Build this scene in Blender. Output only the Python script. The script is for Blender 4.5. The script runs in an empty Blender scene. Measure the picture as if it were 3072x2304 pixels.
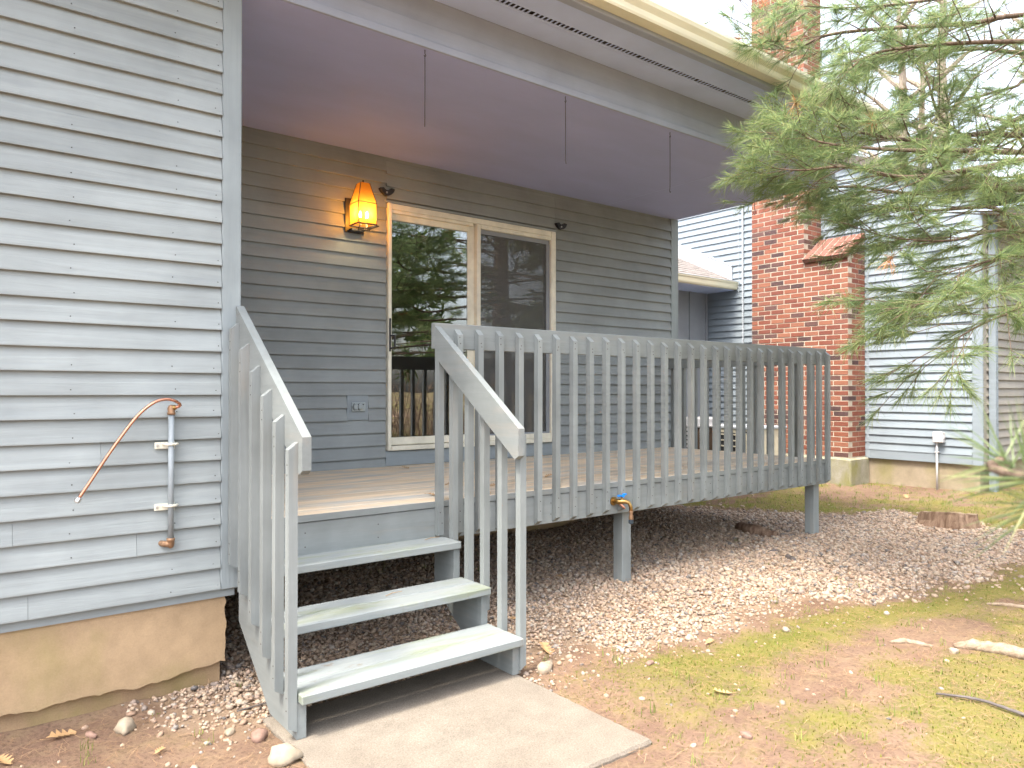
import bpy, bmesh, math, random
import numpy as np
from mathutils import Vector, Matrix
R = math.radians
random.seed(7); rng = np.random.default_rng(7)
scene = bpy.context.scene
C = scene.collection

# ---------------------------------------------------------------- camera, sky, sun, exposure
cam_d = bpy.data.cameras.new('camera'); cam = bpy.data.objects.new('camera', cam_d); C.objects.link(cam)
CAM = Vector((-1.1586, -3.5443, 1.3814))
cam.location = CAM
cam.rotation_euler = (R(90) + 0.0090, -0.0009, -0.6622)
cam_d.sensor_width = 36.0; cam_d.lens = 26.0
cam_d.clip_start = 0.05; cam_d.clip_end = 1500
cam_d.dof.use_dof = True; cam_d.dof.focus_distance = 5.5; cam_d.dof.aperture_fstop = 4.8
scene.camera = cam

SUN = Vector((-0.48, -0.11, 1.0)).normalized()
world = bpy.data.worlds.new('World'); scene.world = world; world.use_nodes = True
nt = world.node_tree; nt.nodes.clear()
sky = nt.nodes.new('ShaderNodeTexSky'); sky.sky_type = 'NISHITA'; sky.sun_disc = False
sky.sun_elevation = math.asin(SUN.z); sky.sun_rotation = math.atan2(SUN.x, SUN.y)
sky.air_density = 1.0; sky.dust_density = 5.0; sky.ozone_density = 1.0
bg = nt.nodes.new('ShaderNodeBackground'); bg.inputs[1].default_value = 0.15
wo = nt.nodes.new('ShaderNodeOutputWorld')
hs = nt.nodes.new('ShaderNodeHueSaturation'); hs.inputs['Saturation'].default_value = 0.5   # thin high haze
nt.links.new(sky.outputs[0], hs.inputs['Color']); nt.links.new(hs.outputs[0], bg.inputs[0]); nt.links.new(bg.outputs[0], wo.inputs[0])
sl = bpy.data.lights.new('sun', 'SUN'); sl.energy = 0.9; sl.angle = R(10.0); sl.color = (1.0, 0.90, 0.74)
sun = bpy.data.objects.new('sun', sl); C.objects.link(sun)
sun.rotation_euler = SUN.to_track_quat('Z', 'Y').to_euler(); sun.location = (6, -6, 14)
vs = scene.view_settings; vs.view_transform = 'Standard'; vs.look = 'None'; vs.gamma = 1.0
vs.use_curve_mapping = False; vs.exposure = 2.5
scene.cycles.max_bounces = 8; scene.cycles.diffuse_bounces = 4; scene.cycles.transparent_max_bounces = 12
scene.cycles.use_denoising = True
scene.cycles.caustics_reflective = False; scene.cycles.caustics_refractive = False
scene.cycles.sample_clamp_indirect = 4.0

# ---------------------------------------------------------------- materials
def srgb(r, g, b):
    f = lambda c: ((c/255+0.055)/1.055)**2.4 if c/255 > 0.04045 else c/255/12.92
    return (f(r), f(g), f(b), 1)
class NT:
    def __init__(s, name):
        s.m = bpy.data.materials.new(name); s.m.use_nodes = True; s.t = s.m.node_tree; s.t.nodes.clear()
        s.out = s.n('ShaderNodeOutputMaterial'); s.p = s.n('ShaderNodeBsdfPrincipled')
        s.l(s.p.outputs[0], s.out.inputs[0])
    def n(s, typ, **k):
        x = s.t.nodes.new(typ)
        for a, b in k.items(): setattr(x, a, b)
        return x
    def l(s, a, b): s.t.links.new(a, b)
    def pos(s, scale=(1, 1, 1), obj=False):
        if obj: g = s.n('ShaderNodeTexCoord').outputs['Object']
        else: g = s.n('ShaderNodeNewGeometry').outputs['Position']
        m = s.n('ShaderNodeMapping'); m.inputs['Scale'].default_value = scale
        s.l(g, m.inputs[0]); return m.outputs[0]
    def noise(s, vec, scale, detail=4, rough=0.55, dist=0.0):
        x = s.n('ShaderNodeTexNoise'); x.inputs['Scale'].default_value = scale; x.inputs['Detail'].default_value = detail
        x.inputs['Roughness'].default_value = rough; x.inputs['Distortion'].default_value = dist
        if vec is not None: s.l(vec, x.inputs['Vector'])
        return x.outputs[0]
    def ramp(s, fac, stops, interp='LINEAR'):
        x = s.n('ShaderNodeValToRGB'); cr = x.color_ramp; cr.interpolation = interp
        while len(cr.elements) < len(stops): cr.elements.new(0.5)
        for e, (p, c) in zip(cr.elements, stops):
            e.position = p; e.color = c if len(c) == 4 else (*c, 1)
        s.l(fac, x.inputs[0]); return x.outputs[0]
    def mix(s, fac, a, b, mode='MIX'):
        x = s.n('ShaderNodeMix', data_type='RGBA', blend_type=mode)
        for sock, v in ((x.inputs['Factor'], fac), (x.inputs['A'], a), (x.inputs['B'], b)):
            if hasattr(v, 'is_linked'): s.l(v, sock)
            else: sock.default_value = v
        return x.outputs['Result']
    def math(s, op, a, b=0.0):
        x = s.n('ShaderNodeMath', operation=op)
        for sock, v in ((x.inputs[0], a), (x.inputs[1], b)):
            if hasattr(v, 'is_linked'): s.l(v, sock)
            else: sock.default_value = v
        return x.outputs[0]
    def sep(s, vec):
        x = s.n('ShaderNodeSeparateXYZ'); s.l(vec, x.inputs[0]); return x.outputs
    def bump(s, h, strength=0.3, dist=0.01):
        x = s.n('ShaderNodeBump'); x.inputs['Strength'].default_value = strength; x.inputs['Distance'].default_value = dist
        s.l(h, x.inputs['Height']); s.l(x.outputs[0], s.p.inputs['Normal'])
    def base(s, c):
        if hasattr(c, 'is_linked'): s.l(c, s.p.inputs['Base Color'])
        else: s.p.inputs['Base Color'].default_value = c
    def rough(s, r, spec=0.3):
        if hasattr(r, 'is_linked'): s.l(r, s.p.inputs['Roughness'])
        else: s.p.inputs['Roughness'].default_value = r
        s.p.inputs['Specular IOR Level'].default_value = spec
def sc(c, f): return (c[0]*f, c[1]*f, c[2]*f, 1)
G3 = lambda v: (v, v, v, 1)

def paint(name, col, axis, wear=0.3, dirt=0.25, bare=(0.30, 0.27, 0.23), bumpk=0.35, rgh=0.62):
    """weathered painted timber; the grain runs along the given axis"""
    s = NT(name); st = [28, 28, 28]; st['xyz'.index(axis)] = 1.6
    v = s.pos(tuple(st)); grain = s.noise(v, 1.0, 6, 0.65, 0.6)
    st2 = [9, 9, 9]; st2['xyz'.index(axis)] = 1.3
    patch = s.noise(s.pos(tuple(st2)), 1.0, 5, 0.6)
    big = s.noise(s.pos((1, 1, 1)), 2.3, 4, 0.6)
    info = s.n('ShaderNodeObjectInfo')
    tone = s.ramp(info.outputs['Random'], [(0, G3(0.92)), (1, G3(1.06))])
    c = s.mix(1.0, col, tone, 'MULTIPLY')
    c = s.mix(1.0, c, s.ramp(grain, [(0.3, G3(1-0.16*wear)), (0.6, G3(1.0))]), 'MULTIPLY')
    c = s.mix(s.math('MULTIPLY', s.ramp(patch, [(0.56, G3(0)), (0.72, G3(1))]), wear*0.55), c, (*bare, 1))
    c = s.mix(1.0, c, s.ramp(big, [(0.3, G3(1-dirt)), (0.62, G3(1.0))]), 'MULTIPLY')
    # small dark flecks: nail holes, checks, chipped paint
    fl = s.noise(s.pos(tuple(x*2.2 for x in st)), 1.0, 3, 0.7)
    c = s.mix(s.math('MULTIPLY', s.ramp(fl, [(0.70, G3(0)), (0.78, G3(1))]), 0.5*wear), c, (0.10, 0.11, 0.12, 1))
    s.base(c); s.rough(s.ramp(patch, [(0.3, G3(rgh-0.08)), (0.7, G3(rgh+0.2))]), 0.35)
    s.bump(grain, bumpk, 0.004)
    return s.m
M = {}
GREY = (0.33, 0.375, 0.385, 1)
for ax in 'xyz':
    M['paint_'+ax] = paint('grey_paint_'+ax, GREY, ax, 0.45)
    M['rail_'+ax] = paint('rail_paint_'+ax, (0.240, 0.264, 0.262, 1), ax, 0.8, 0.25)
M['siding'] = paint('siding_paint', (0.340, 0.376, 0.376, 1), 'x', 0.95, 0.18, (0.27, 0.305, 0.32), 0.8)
M['porch_siding_shaded'] = paint('porch_siding_paint_shaded', (0.290, 0.318, 0.324, 1), 'x', 0.5, 0.2, (0.30, 0.29, 0.28), 0.4)  # same siding as the front wall, colour darkened for the recess shade
M['corner'] = paint('corner_paint', (0.315, 0.362, 0.375, 1), 'z', 0.7, 0.2, (0.28, 0.32, 0.34), 0.8)
M['neighbour_siding'] = paint('neighbour_siding_paint', (0.25, 0.295, 0.335, 1), 'y', 0.35, 0.12, (0.33, 0.37, 0.40))
M['neighbour_front_sunwarm'] = paint('neighbour_front_paint_sunwarm', (0.31, 0.29, 0.26, 1), 'x', 0.4, 0.2)  # yard-side clapboards: warmth of sunlight put into the siding colour
M['door_skirt'] = paint('skirt_paint', (0.27, 0.31, 0.335, 1), 'x', 0.5, 0.2)
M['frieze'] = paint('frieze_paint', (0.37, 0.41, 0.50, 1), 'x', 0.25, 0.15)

def simple(name, col, rough=0.5, spec=0.4, metal=0.0, var=0.12, nscale=12, bumpk=0.0, stretch=(1, 1, 1)):
    s = NT(name); n = s.noise(s.pos(stretch), nscale, 5, 0.6)
    s.base(s.mix(1.0, (*col[:3], 1), s.ramp(n, [(0.3, G3(1-var)), (0.7, G3(1+var*0.5))]), 'MULTIPLY'))
    s.rough(s.ramp(n, [(0.3, G3(max(0.05, rough-0.08))), (0.7, G3(min(1, rough+0.1)))]), spec)
    s.p.inputs['Metallic'].default_value = metal
    if bumpk: s.bump(n, bumpk, 0.005)
    return s.m
M['ceiling'] = simple('ceiling_paint_flare_tint', (0.385, 0.43, 0.70), 0.75, 0.2, 0, 0.10, 1.7, 0.15, (0.5, 1.4, 1))  # bluer than the siding: lavender lens-flare tint put into the paint colour
M['soffit'] = simple('soffit_paint_flare_tint', (0.51, 0.60, 0.85), 0.7, 0.2, 0, 0.10, 2.5, 0.1)  # same lavender light tint mixed into the soffit colour
M['vent_dark'] = simple('vent_shadow', (0.05, 0.05, 0.06), 0.9, 0.1)
M['gutter'] = simple('cream_gutter', (0.80, 0.77, 0.58), 0.45, 0.4, 0, 0.14, 3, 0, (0.6, 2, 4))
M['cream'] = simple('cream_vinyl', (0.78, 0.75, 0.63), 0.45, 0.4, 0, 0.18, 7, 0, (1, 1, 1))
M['black'] = simple('black_metal', (0.02, 0.02, 0.025), 0.4, 0.5)
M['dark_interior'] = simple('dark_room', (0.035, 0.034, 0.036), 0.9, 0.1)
M['galv'] = simple('painted_pipe', (0.30, 0.34, 0.36), 0.45, 0.5, 0.0, 0.10, 20)
M['copper'] = simple('copper_tube', (0.62, 0.30, 0.20), 0.30, 0.5, 1.0, 0.2, 20)
M['brass'] = simple('aged_brass', (0.42, 0.27, 0.10), 0.38, 0.5, 1.0, 0.35, 60)
M['bronze'] = simple('tarnished_fitting', (0.36, 0.22, 0.13), 0.55, 0.5, 0.7, 0.3, 40)
M['steel'] = simple('zinc_steel', (0.62, 0.62, 0.60), 0.35, 0.5, 0.9, 0.1, 30)
M['strap'] = simple('cream_strap', (0.74, 0.72, 0.60), 0.45, 0.4, 0, 0.1, 40)
M['blue'] = simple('blue_lever', (0.005, 0.22, 0.80), 0.35, 0.5, 0, 0.05)
M['rubber'] = simple('dark_cap', (0.03, 0.045, 0.06), 0.5, 0.4)
M['nail'] = simple('rusty_nail', (0.045, 0.035, 0.03), 0.8, 0.2)
M['plastic'] = simple('grey_plastic', (0.52, 0.51, 0.52), 0.5, 0.4, 0, 0.05)
M['wire'] = simple('rusted_wire', (0.05, 0.045, 0.045), 0.6, 0.4)
M['ac_beige'] = simple('beige_cabinet', (0.58, 0.54, 0.42), 0.5, 0.4, 0, 0.15, 5)
M['ac_grey'] = simple('grey_cabinet', (0.42, 0.42, 0.43), 0.5, 0.4, 0, 0.2, 6)
M['ac_dark'] = simple('coil_dark', (0.03, 0.032, 0.035), 0.6, 0.3, 0, 0.3, 30)
M['rust'] = simple('rusty_panel', (0.10, 0.07, 0.05), 0.8, 0.2, 0, 0.4, 10)
M['white_board'] = simple('white_flashing', (0.42, 0.46, 0.50), 0.5, 0.3, 0, 0.08, 4)
M['hatch'] = simple('panel_paint', (0.27, 0.29, 0.32), 0.7, 0.2, 0, 0.12, 3)

def concrete(name, col, dark, moss=0.0, speck=0.3, bumpk=0.5, zmoss=None):
    s = NT(name); p = s.pos()
    big = s.noise(p, 1.9, 5, 0.6); mid = s.noise(p, 9, 5, 0.65); fine = s.noise(p, 160, 3, 0.7)
    c = s.mix(s.ramp(big, [(0.35, G3(0)), (0.68, G3(1))]), (*col, 1), (*dark, 1))
    c = s.mix(1.0, c, s.ramp(mid, [(0.3, G3(0.84)), (0.65, G3(1.04))]), 'MULTIPLY')
    c = s.mix(1.0, c, s.ramp(fine, [(0.3, G3(1-speck)), (0.7, G3(1+speck*0.4))]), 'MULTIPLY')
    if moss:
        mm = s.noise(s.pos((1, 1, 0.6)), 3.1, 5, 0.6)
        c = s.mix(s.math('MULTIPLY', s.ramp(mm, [(0.50, G3(0)), (0.70, G3(1))]), moss), c, (0.22, 0.21, 0.06, 1))
    s.base(c); s.rough(0.9, 0.15)
    s.bump(s.mix(0.6, mid, fine), bumpk, 0.006); return s.m
M['slab'] = concrete('pale_concrete', (0.245, 0.215, 0.177), (0.205, 0.175, 0.142), 0.0, 0.4, 0.35)
M['parge'] = concrete('tan_parging', (0.45, 0.325, 0.20), (0.385, 0.275, 0.165), 0.35, 0.10, 0.5)
M['parge_low'] = concrete('brown_parging', (0.40, 0.28, 0.165), (0.30, 0.20, 0.12), 0.5, 0.14, 0.8)
M['foundation'] = concrete('grey_concrete', (0.40, 0.33, 0.245), (0.28, 0.235, 0.165), 0.45, 0.14, 0.5)
M['footing'] = concrete('mossy_concrete', (0.36, 0.34, 0.28), (0.24, 0.23, 0.15), 0.85, 0.2, 0.8)

def deck_mat():
    s = NT('worn_deck_boards')
    v = s.pos((1.6, 26, 26)); g = s.noise(v, 1.0, 6, 0.65, 0.8)
    pa = s.noise(s.pos((1.1, 5.0, 5)), 1.6, 5, 0.6, 0.7)
    info = s.n('ShaderNodeObjectInfo')
    tan = s.mix(1.0, (0.70, 0.57, 0.41, 1), s.ramp(info.outputs['Random'], [(0, G3(0.9)), (1, G3(1.08))]), 'MULTIPLY')
    c = s.mix(s.ramp(pa, [(0.42, G3(0)), (0.66, G3(1))]), tan, (0.47, 0.47, 0.44, 1))
    c = s.mix(1.0, c, s.ramp(g, [(0.3, G3(0.78)), (0.62, G3(1.05))]), 'MULTIPLY')
    s.base(c); s.rough(0.8, 0.2); s.bump(g, 0.4, 0.004); return s.m
M['deck'] = deck_mat()

def tread_mat():
    s = NT('worn_tread_paint')
    g = s.noise(s.pos((1.8, 30, 30)), 1.0, 6, 0.65, 0.5)
    al = s.noise(s.pos((1.6, 7, 7)), 1.3, 5, 0.62, 0.4)
    br = s.noise(s.pos((9, 9, 2)), 1.2, 5, 0.7)
    c = s.mix(s.ramp(g, [(0.35, G3(0)), (0.7, G3(1))]), (0.25, 0.272, 0.268, 1), (0.205, 0.232, 0.24, 1))
    c = s.mix(s.math('MULTIPLY', s.ramp(al, [(0.52, G3(0)), (0.72, G3(1))]), 0.6), c, (0.17, 0.195, 0.075, 1))
    c = s.mix(s.math('MULTIPLY', s.ramp(br, [(0.60, G3(0)), (0.72, G3(1))]), 0.6), c, (0.17, 0.12, 0.08, 1))
    s.base(c); s.rough(0.7, 0.3); s.bump(g, 0.5, 0.004); return s.m
M['tread'] = tread_mat()

def brick_mat(name, island=False):
    s = NT(name)
    if island: r = s.n('ShaderNodeNewGeometry').outputs['Random Per Island']
    else: r = s.n('ShaderNodeObjectInfo').outputs['Random']
    col = s.ramp(r, [(0.0, (0.251, 0.095, 0.061)), (0.22, (0.205, 0.072, 0.049)), (0.42, (0.274, 0.118, 0.076)), (0.58, (0.182, 0.065, 0.047)),
                     (0.72, (0.228, 0.095, 0.068)), (0.84, (0.076, 0.049, 0.049)), (0.92, (0.114, 0.065, 0.059)), (1.0, (0.144, 0.057, 0.044))], 'CONSTANT')
    p = s.pos(); m = s.noise(p, 16, 5, 0.7); f = s.noise(p, 90, 3, 0.7)
    c = s.mix(s.ramp(m, [(0.45, G3(0)), (0.78, G3(0.5))]), col, (0.20, 0.10, 0.085, 1))
    c = s.mix(1.0, c, s.ramp(f, [(0.3, G3(0.82)), (0.7, G3(1.1))]), 'MULTIPLY')
    s.base(c); s.rough(0.88, 0.15); s.bump(f, 0.4, 0.004); return s.m
M['brick'] = brick_mat('red_brick'); M['brick_i'] = brick_mat('red_brick_mass', True)
M['brick_dark'] = simple('weathered_brick', (0.20, 0.095, 0.075), 0.9, 0.1, 0, 0.35, 22, 0.4)
M['mortar'] = concrete('mortar', (0.50, 0.44, 0.36), (0.43, 0.37, 0.29), 0, 0.2)

def island_mat(name, stops, rough=0.7, spec=0.25, bumpk=0, transl=0.0, nscale=60):
    s = NT(name); r = s.n('ShaderNodeNewGeometry').outputs['Random Per Island']
    c = s.ramp(r, stops)
    n = s.noise(s.pos(), nscale, 3, 0.6)
    c = s.mix(1.0, c, s.ramp(n, [(0.3, G3(0.82)), (0.7, G3(1.08))]), 'MULTIPLY')
    s.base(c); s.rough(rough, spec)
    if transl:
        t = s.n('ShaderNodeBsdfTranslucent'); s.l(c, t.inputs[0]); mx = s.n('ShaderNodeMixShader'); mx.inputs[0].default_value = transl
        s.l(s.p.outputs[0], mx.inputs[1]); s.l(t.outputs[0], mx.inputs[2]); s.l(mx.outputs[0], s.out.inputs[0])
    if bumpk: s.bump(n, bumpk, 0.003)
    return s.m
M['stones'] = island_mat('river_gravel', [(0.0, (0.36, 0.26, 0.18)), (0.18, (0.42, 0.325, 0.24)), (0.34, (0.25, 0.165, 0.115)), (0.48, (0.44, 0.38, 0.305)), (0.62, (0.36, 0.27, 0.19)), (0.74, (0.23, 0.19, 0.165)), (0.82, (0.42, 0.30, 0.22)), (0.94, (0.14, 0.13, 0.125)), (1.0, (0.46, 0.40, 0.34))], 0.75, 0.25, 0.2)
M['needles'] = island_mat('pine_needles', [(0.0, (0.13, 0.21, 0.10)), (0.4, (0.20, 0.285, 0.12)), (0.75, (0.29, 0.36, 0.145)), (1.0, (0.42, 0.44, 0.20))], 0.4, 0.45, 0, 0.6)
M['dead_needles'] = island_mat('dead_needles', [(0.0, (0.36, 0.16, 0.06)), (0.5, (0.45, 0.22, 0.09)), (1.0, (0.30, 0.14, 0.07))], 0.7, 0.2, 0, 0.2)
M['litter'] = island_mat('needle_litter', [(0.0, (0.30, 0.16, 0.09)), (0.5, (0.40, 0.27, 0.16)), (1.0, (0.20, 0.115, 0.07))], 0.8, 0.1)
M['grass'] = island_mat('grass_blades', [(0.0, (0.13, 0.20, 0.04)), (0.5, (0.20, 0.27, 0.055)), (1.0, (0.33, 0.33, 0.10))], 0.6, 0.2, 0, 0.35)
M['moss'] = island_mat('moss_tips', [(0.0, (0.12, 0.155, 0.02)), (0.5, (0.185, 0.185, 0.035)), (1.0, (0.25, 0.195, 0.075))], 0.9, 0.05, 0, 0.2)
M['far_leaf'] = island_mat('far_foliage', [(0.0, (0.06, 0.12, 0.045)), (0.5, (0.12, 0.19, 0.06)), (1.0, (0.20, 0.25, 0.08))], 0.6, 0.2, 0, 0.4)
M['brush'] = island_mat('brush_twigs', [(0.0, (0.16, 0.11, 0.08)), (1.0, (0.28, 0.20, 0.15))], 0.85, 0.1)

def bark(name, a, b, zs=5):
    s = NT(name); n = s.noise(s.pos((26, 26, zs)), 1.0, 6, 0.7, 0.5)
    s.base(s.mix(s.ramp(n, [(0.35, G3(0)), (0.65, G3(1))]), (*a, 1), (*b, 1))); s.rough(0.9, 0.1); s.bump(n, 0.8, 0.015); return s.m
M['bark'] = bark('pine_bark', (0.09, 0.065, 0.05), (0.20, 0.145, 0.11))
M['pale_bark'] = bark('pale_bark', (0.17, 0.14, 0.11), (0.34, 0.29, 0.23))
M['stump'] = bark('stump_bark', (0.13, 0.08, 0.055), (0.30, 0.21, 0.15), 6)
M['stump_top'] = simple('weathered_end_grain', (0.25, 0.19, 0.135), 0.9, 0.1, 0, 0.4, 24, 0.6)
M['root'] = bark('peeled_root', (0.20, 0.145, 0.10), (0.36, 0.29, 0.215), 26)
M['twig'] = simple('grey_twig', (0.12, 0.105, 0.10), 0.85, 0.1, 0, 0.3, 40)
M['leaf'] = island_mat('dry_oak_leaf', [(0.0, (0.45, 0.27, 0.12)), (1.0, (0.50, 0.33, 0.18))], 0.6, 0.2, 0.2, 0.2)
M['shingle'] = simple('asphalt_shingle', (0.22, 0.20, 0.19), 0.95, 0.1, 0, 0.45, 16, 0.3, (3, 1, 1))
M['roof'] = simple('roof_shingle', (0.15, 0.13, 0.12), 0.95, 0.1, 0, 0.4, 14, 0.3)

def glass_mat(name, tint, refl):
    s = NT(name); s.t.nodes.remove(s.p)
    tr = s.n('ShaderNodeBsdfTransparent'); tr.inputs[0].default_value = tint
    gl = s.n('ShaderNodeBsdfGlossy'); gl.inputs['Roughness'].default_value = 0.008
    fr = s.n('ShaderNodeFresnel'); fr.inputs[0].default_value = 1.5
    mx = s.n('ShaderNodeMixShader'); s.l(s.math('MINIMUM', s.math('MULTIPLY', fr.outputs[0], refl), 1.0), mx.inputs[0])
    nz = s.noise(s.pos(), 1.3, 2, 0.5); b = s.n('ShaderNodeBump'); b.inputs['Strength'].default_value = 0.06; b.inputs['Distance'].default_value = 0.02
    s.l(nz, b.inputs['Height']); s.l(b.outputs[0], gl.inputs['Normal'])
    s.l(tr.outputs[0], mx.inputs[1]); s.l(gl.outputs[0], mx.inputs[2]); s.l(mx.outputs[0], s.out.inputs[0]); return s.m
M['glass'] = glass_mat('door_glass', (0.72, 0.75, 0.73, 1), 5.2)
M['glass2'] = glass_mat('fixed_glass', (0.6, 0.62, 0.62, 1), 5.0)
def screen_mat():
    s = NT('insect_screen'); s.p.inputs['Base Color'].default_value = (0.17, 0.17, 0.165, 1); s.rough(0.8, 0.1)
    tr = s.n('ShaderNodeBsdfTransparent'); mx = s.n('ShaderNodeMixShader'); mx.inputs[0].default_value = 0.34
    s.l(tr.outputs[0], mx.inputs[1]); s.l(s.p.outputs[0], mx.inputs[2]); s.l(mx.outputs[0], s.out.inputs[0]); return s.m
M['screen'] = screen_mat()
def amber_mat():
    s = NT('amber_glass'); s.t.nodes.remove(s.p)
    col = (1.0, 0.55, 0.12, 1)
    tr = s.n('ShaderNodeBsdfTransparent'); tr.inputs[0].default_value = (1.0, 0.55, 0.12, 1)
    tl = s.n('ShaderNodeBsdfTranslucent'); tl.inputs[0].default_value = (0.80, 0.36, 0.055, 1)
    df = s.n('ShaderNodeBsdfDiffuse'); df.inputs[0].default_value = (0.7, 0.36, 0.10, 1)
    m1 = s.n('ShaderNodeMixShader'); m1.inputs[0].default_value = 0.22; s.l(tl.outputs[0], m1.inputs[1]); s.l(df.outputs[0], m1.inputs[2])
    m2 = s.n('ShaderNodeMixShader'); m2.inputs[0].default_value = 0.42; s.l(tr.outputs[0], m2.inputs[1]); s.l(m1.outputs[0], m2.inputs[2])
    s.l(m2.outputs[0], s.out.inputs[0]); return s.m
M['amber'] = amber_mat()
def emit(name, col, st):
    s = NT(name); s.p.inputs['Base Color'].default_value = (0.8, 0.7, 0.5, 1)
    s.p.inputs['Emission Color'].default_value = (*col, 1); s.p.inputs['Emission Strength'].default_value = st; return s.m
M['bulb'] = emit('lit_bulb', (1.0, 0.72, 0.36), 60)

# ---------------------------------------------------------------- mesh helpers
class MB:
    def __init__(s): s.v = []; s.f = []
    def add(s, v, f):
        o = len(s.v); s.v += [tuple(x) for x in v]; s.f += [tuple(i+o for i in q) for q in f]; return s
    def box(s, x0, x1, y0, y1, z0, z1, c=0.0):
        if c <= 0:
            return s.add([(x, y, z) for z in (z0, z1) for y in (y0, y1) for x in (x0, x1)],
                  [(0, 2, 3, 1), (4, 5, 7, 6), (0, 1, 5, 4), (2, 6, 7, 3), (0, 4, 6, 2), (1, 3, 7, 5)])
        lo, hi = (x0, y0, z0), (x1, y1, z1); v = []; idx = {}
        for cx in (0, 1):
            for cy in (0, 1):
                for cz in (0, 1):
                    for ax in range(3):
                        p = [(hi if b else lo)[i] + (0 if i == ax else (-c if b else c)) for i, b in enumerate((cx, cy, cz))]
                        idx[(cx, cy, cz, ax)] = len(v); v.append(p)
        f = []
        for ax in range(3):
            u, w = (ax+1) % 3, (ax+2) % 3
            for side in (0, 1):
                q = []
                for a, b in ((0, 0), (1, 0), (1, 1), (0, 1)):
                    k = [0, 0, 0]; k[ax] = side; k[u] = a; k[w] = b; q.append(idx[(*k, ax)])
                f.append(q if side else q[::-1])
        for ax in range(3):
            u, w = (ax+1) % 3, (ax+2) % 3
            for a in (0, 1):
                for b in (0, 1):
                    k0 = [0, 0, 0]; k1 = [0, 0, 0]; k0[u] = k1[u] = a; k0[w] = k1[w] = b; k0[ax] = 0; k1[ax] = 1
                    q = [idx[(*k0, u)], idx[(*k1, u)], idx[(*k1, w)], idx[(*k0, w)]]
                    f.append(q if (a ^ b) == 0 else q[::-1])
        for k in idx:
            if k[3] == 0:
                q = [idx[(*k[:3], 0)], idx[(*k[:3], 1)], idx[(*k[:3], 2)]]
                f.append(q if sum(k[:3]) % 2 == 1 else q[::-1])
        return s.add(v, f)
    def prism(s, poly, axis, a, b):
        """polygon in the plane across axis, extruded from a to b; poly pairs are the other two coords in xyz order"""
        def mk(p, t):
            if axis == 'x': return (t, p[0], p[1])
            if axis == 'y': return (p[0], t, p[1])
            return (p[0], p[1], t)
        n = len(poly); v = [mk(p, a) for p in poly] + [mk(p, b) for p in poly]
        f = [tuple(range(n)), tuple(range(2*n-1, n-1, -1))] + [(i, i+n, (i+1) % n+n, (i+1) % n) for i in range(n)]
        return s.add(v, f)
    def tube(s, pts, rad, seg=8, cap=True):
        pts = [Vector(p) for p in pts]; n = len(pts)
        if not hasattr(rad, '__len__'): rad = [rad]*n
        v = []; f = []; ref = None
        for i, p in enumerate(pts):
            t = (pts[min(i+1, n-1)] - pts[max(i-1, 0)]).normalized()
            if ref is None: ref = t.orthogonal().normalized()
            ref = (ref - t*ref.dot(t)); ref = ref.normalized() if ref.length > 1e-6 else t.orthogonal().normalized()
            b = t.cross(ref)
            for k in range(seg):
                a = 2*math.pi*k/seg; v.append(p + (ref*math.cos(a) + b*math.sin(a))*rad[i])
        for i in range(n-1):
            for k in range(seg):
                f.append((i*seg+k, i*seg+(k+1) % seg, (i+1)*seg+(k+1) % seg, (i+1)*seg+k))
        if cap: f.append(tuple(range(seg-1, -1, -1))); f.append(tuple(range((n-1)*seg, n*seg)))
        return s.add(v, f)
    def lathe(s, c, axis, prof, seg=12):
        """prof: list of (distance along axis, radius)"""
        a = Vector(axis).normalized(); c = Vector(c)
        return s.tube([c + a*(d + i*1e-6) for i, (d, r) in enumerate(prof)], [max(r, 1e-4) for d, r in prof], seg)
    def mesh(s, name, mat, smooth=False):
        m = bpy.data.meshes.new(name); m.from_pydata(s.v, [], s.f)
        bm = bmesh.new(); bm.from_mesh(m); bmesh.ops.recalc_face_normals(bm, faces=bm.faces); bm.to_mesh(m); bm.free()
        m.materials.append(M[mat] if isinstance(mat, str) else mat)
        if smooth: m.polygons.foreach_set('use_smooth', [True]*len(m.polygons))
        m.update(); return m
    def build(s, name, mat, parent=None, smooth=False): return link(name, s.mesh(name, mat, smooth), parent)
def link(name, mesh, parent=None, loc=(0, 0, 0), rot=None):
    o = bpy.data.objects.new(name, mesh); C.objects.link(o); o.location = loc
    if rot: o.rotation_euler = rot
    if parent is not None: attach(o, parent)
    return o
def attach(o, parent):
    o.parent = parent; w = Matrix.Identity(4); q = parent
    while q is not None:
        w = Matrix.LocRotScale(q.location, q.rotation_euler, q.scale) @ w if q.parent is None else (q.matrix_parent_inverse @ Matrix.LocRotScale(q.location, q.rotation_euler, q.scale)) @ w
        q = q.parent
    o.matrix_parent_inverse = w.inverted()
def thing(name, label, cat, loc=(0, 0, 0), group=None):
    o = bpy.data.objects.new(name, None); C.objects.link(o); o.location = loc; o.empty_display_size = 0.1
    o['label'] = label; o['category'] = cat
    if group: o['group'] = group
    return o
def tag(o, label, cat, group=None):
    o['label'] = label; o['category'] = cat
    if group: o['group'] = group
    return o
def kind(o, k): o['kind'] = k; return o
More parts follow.
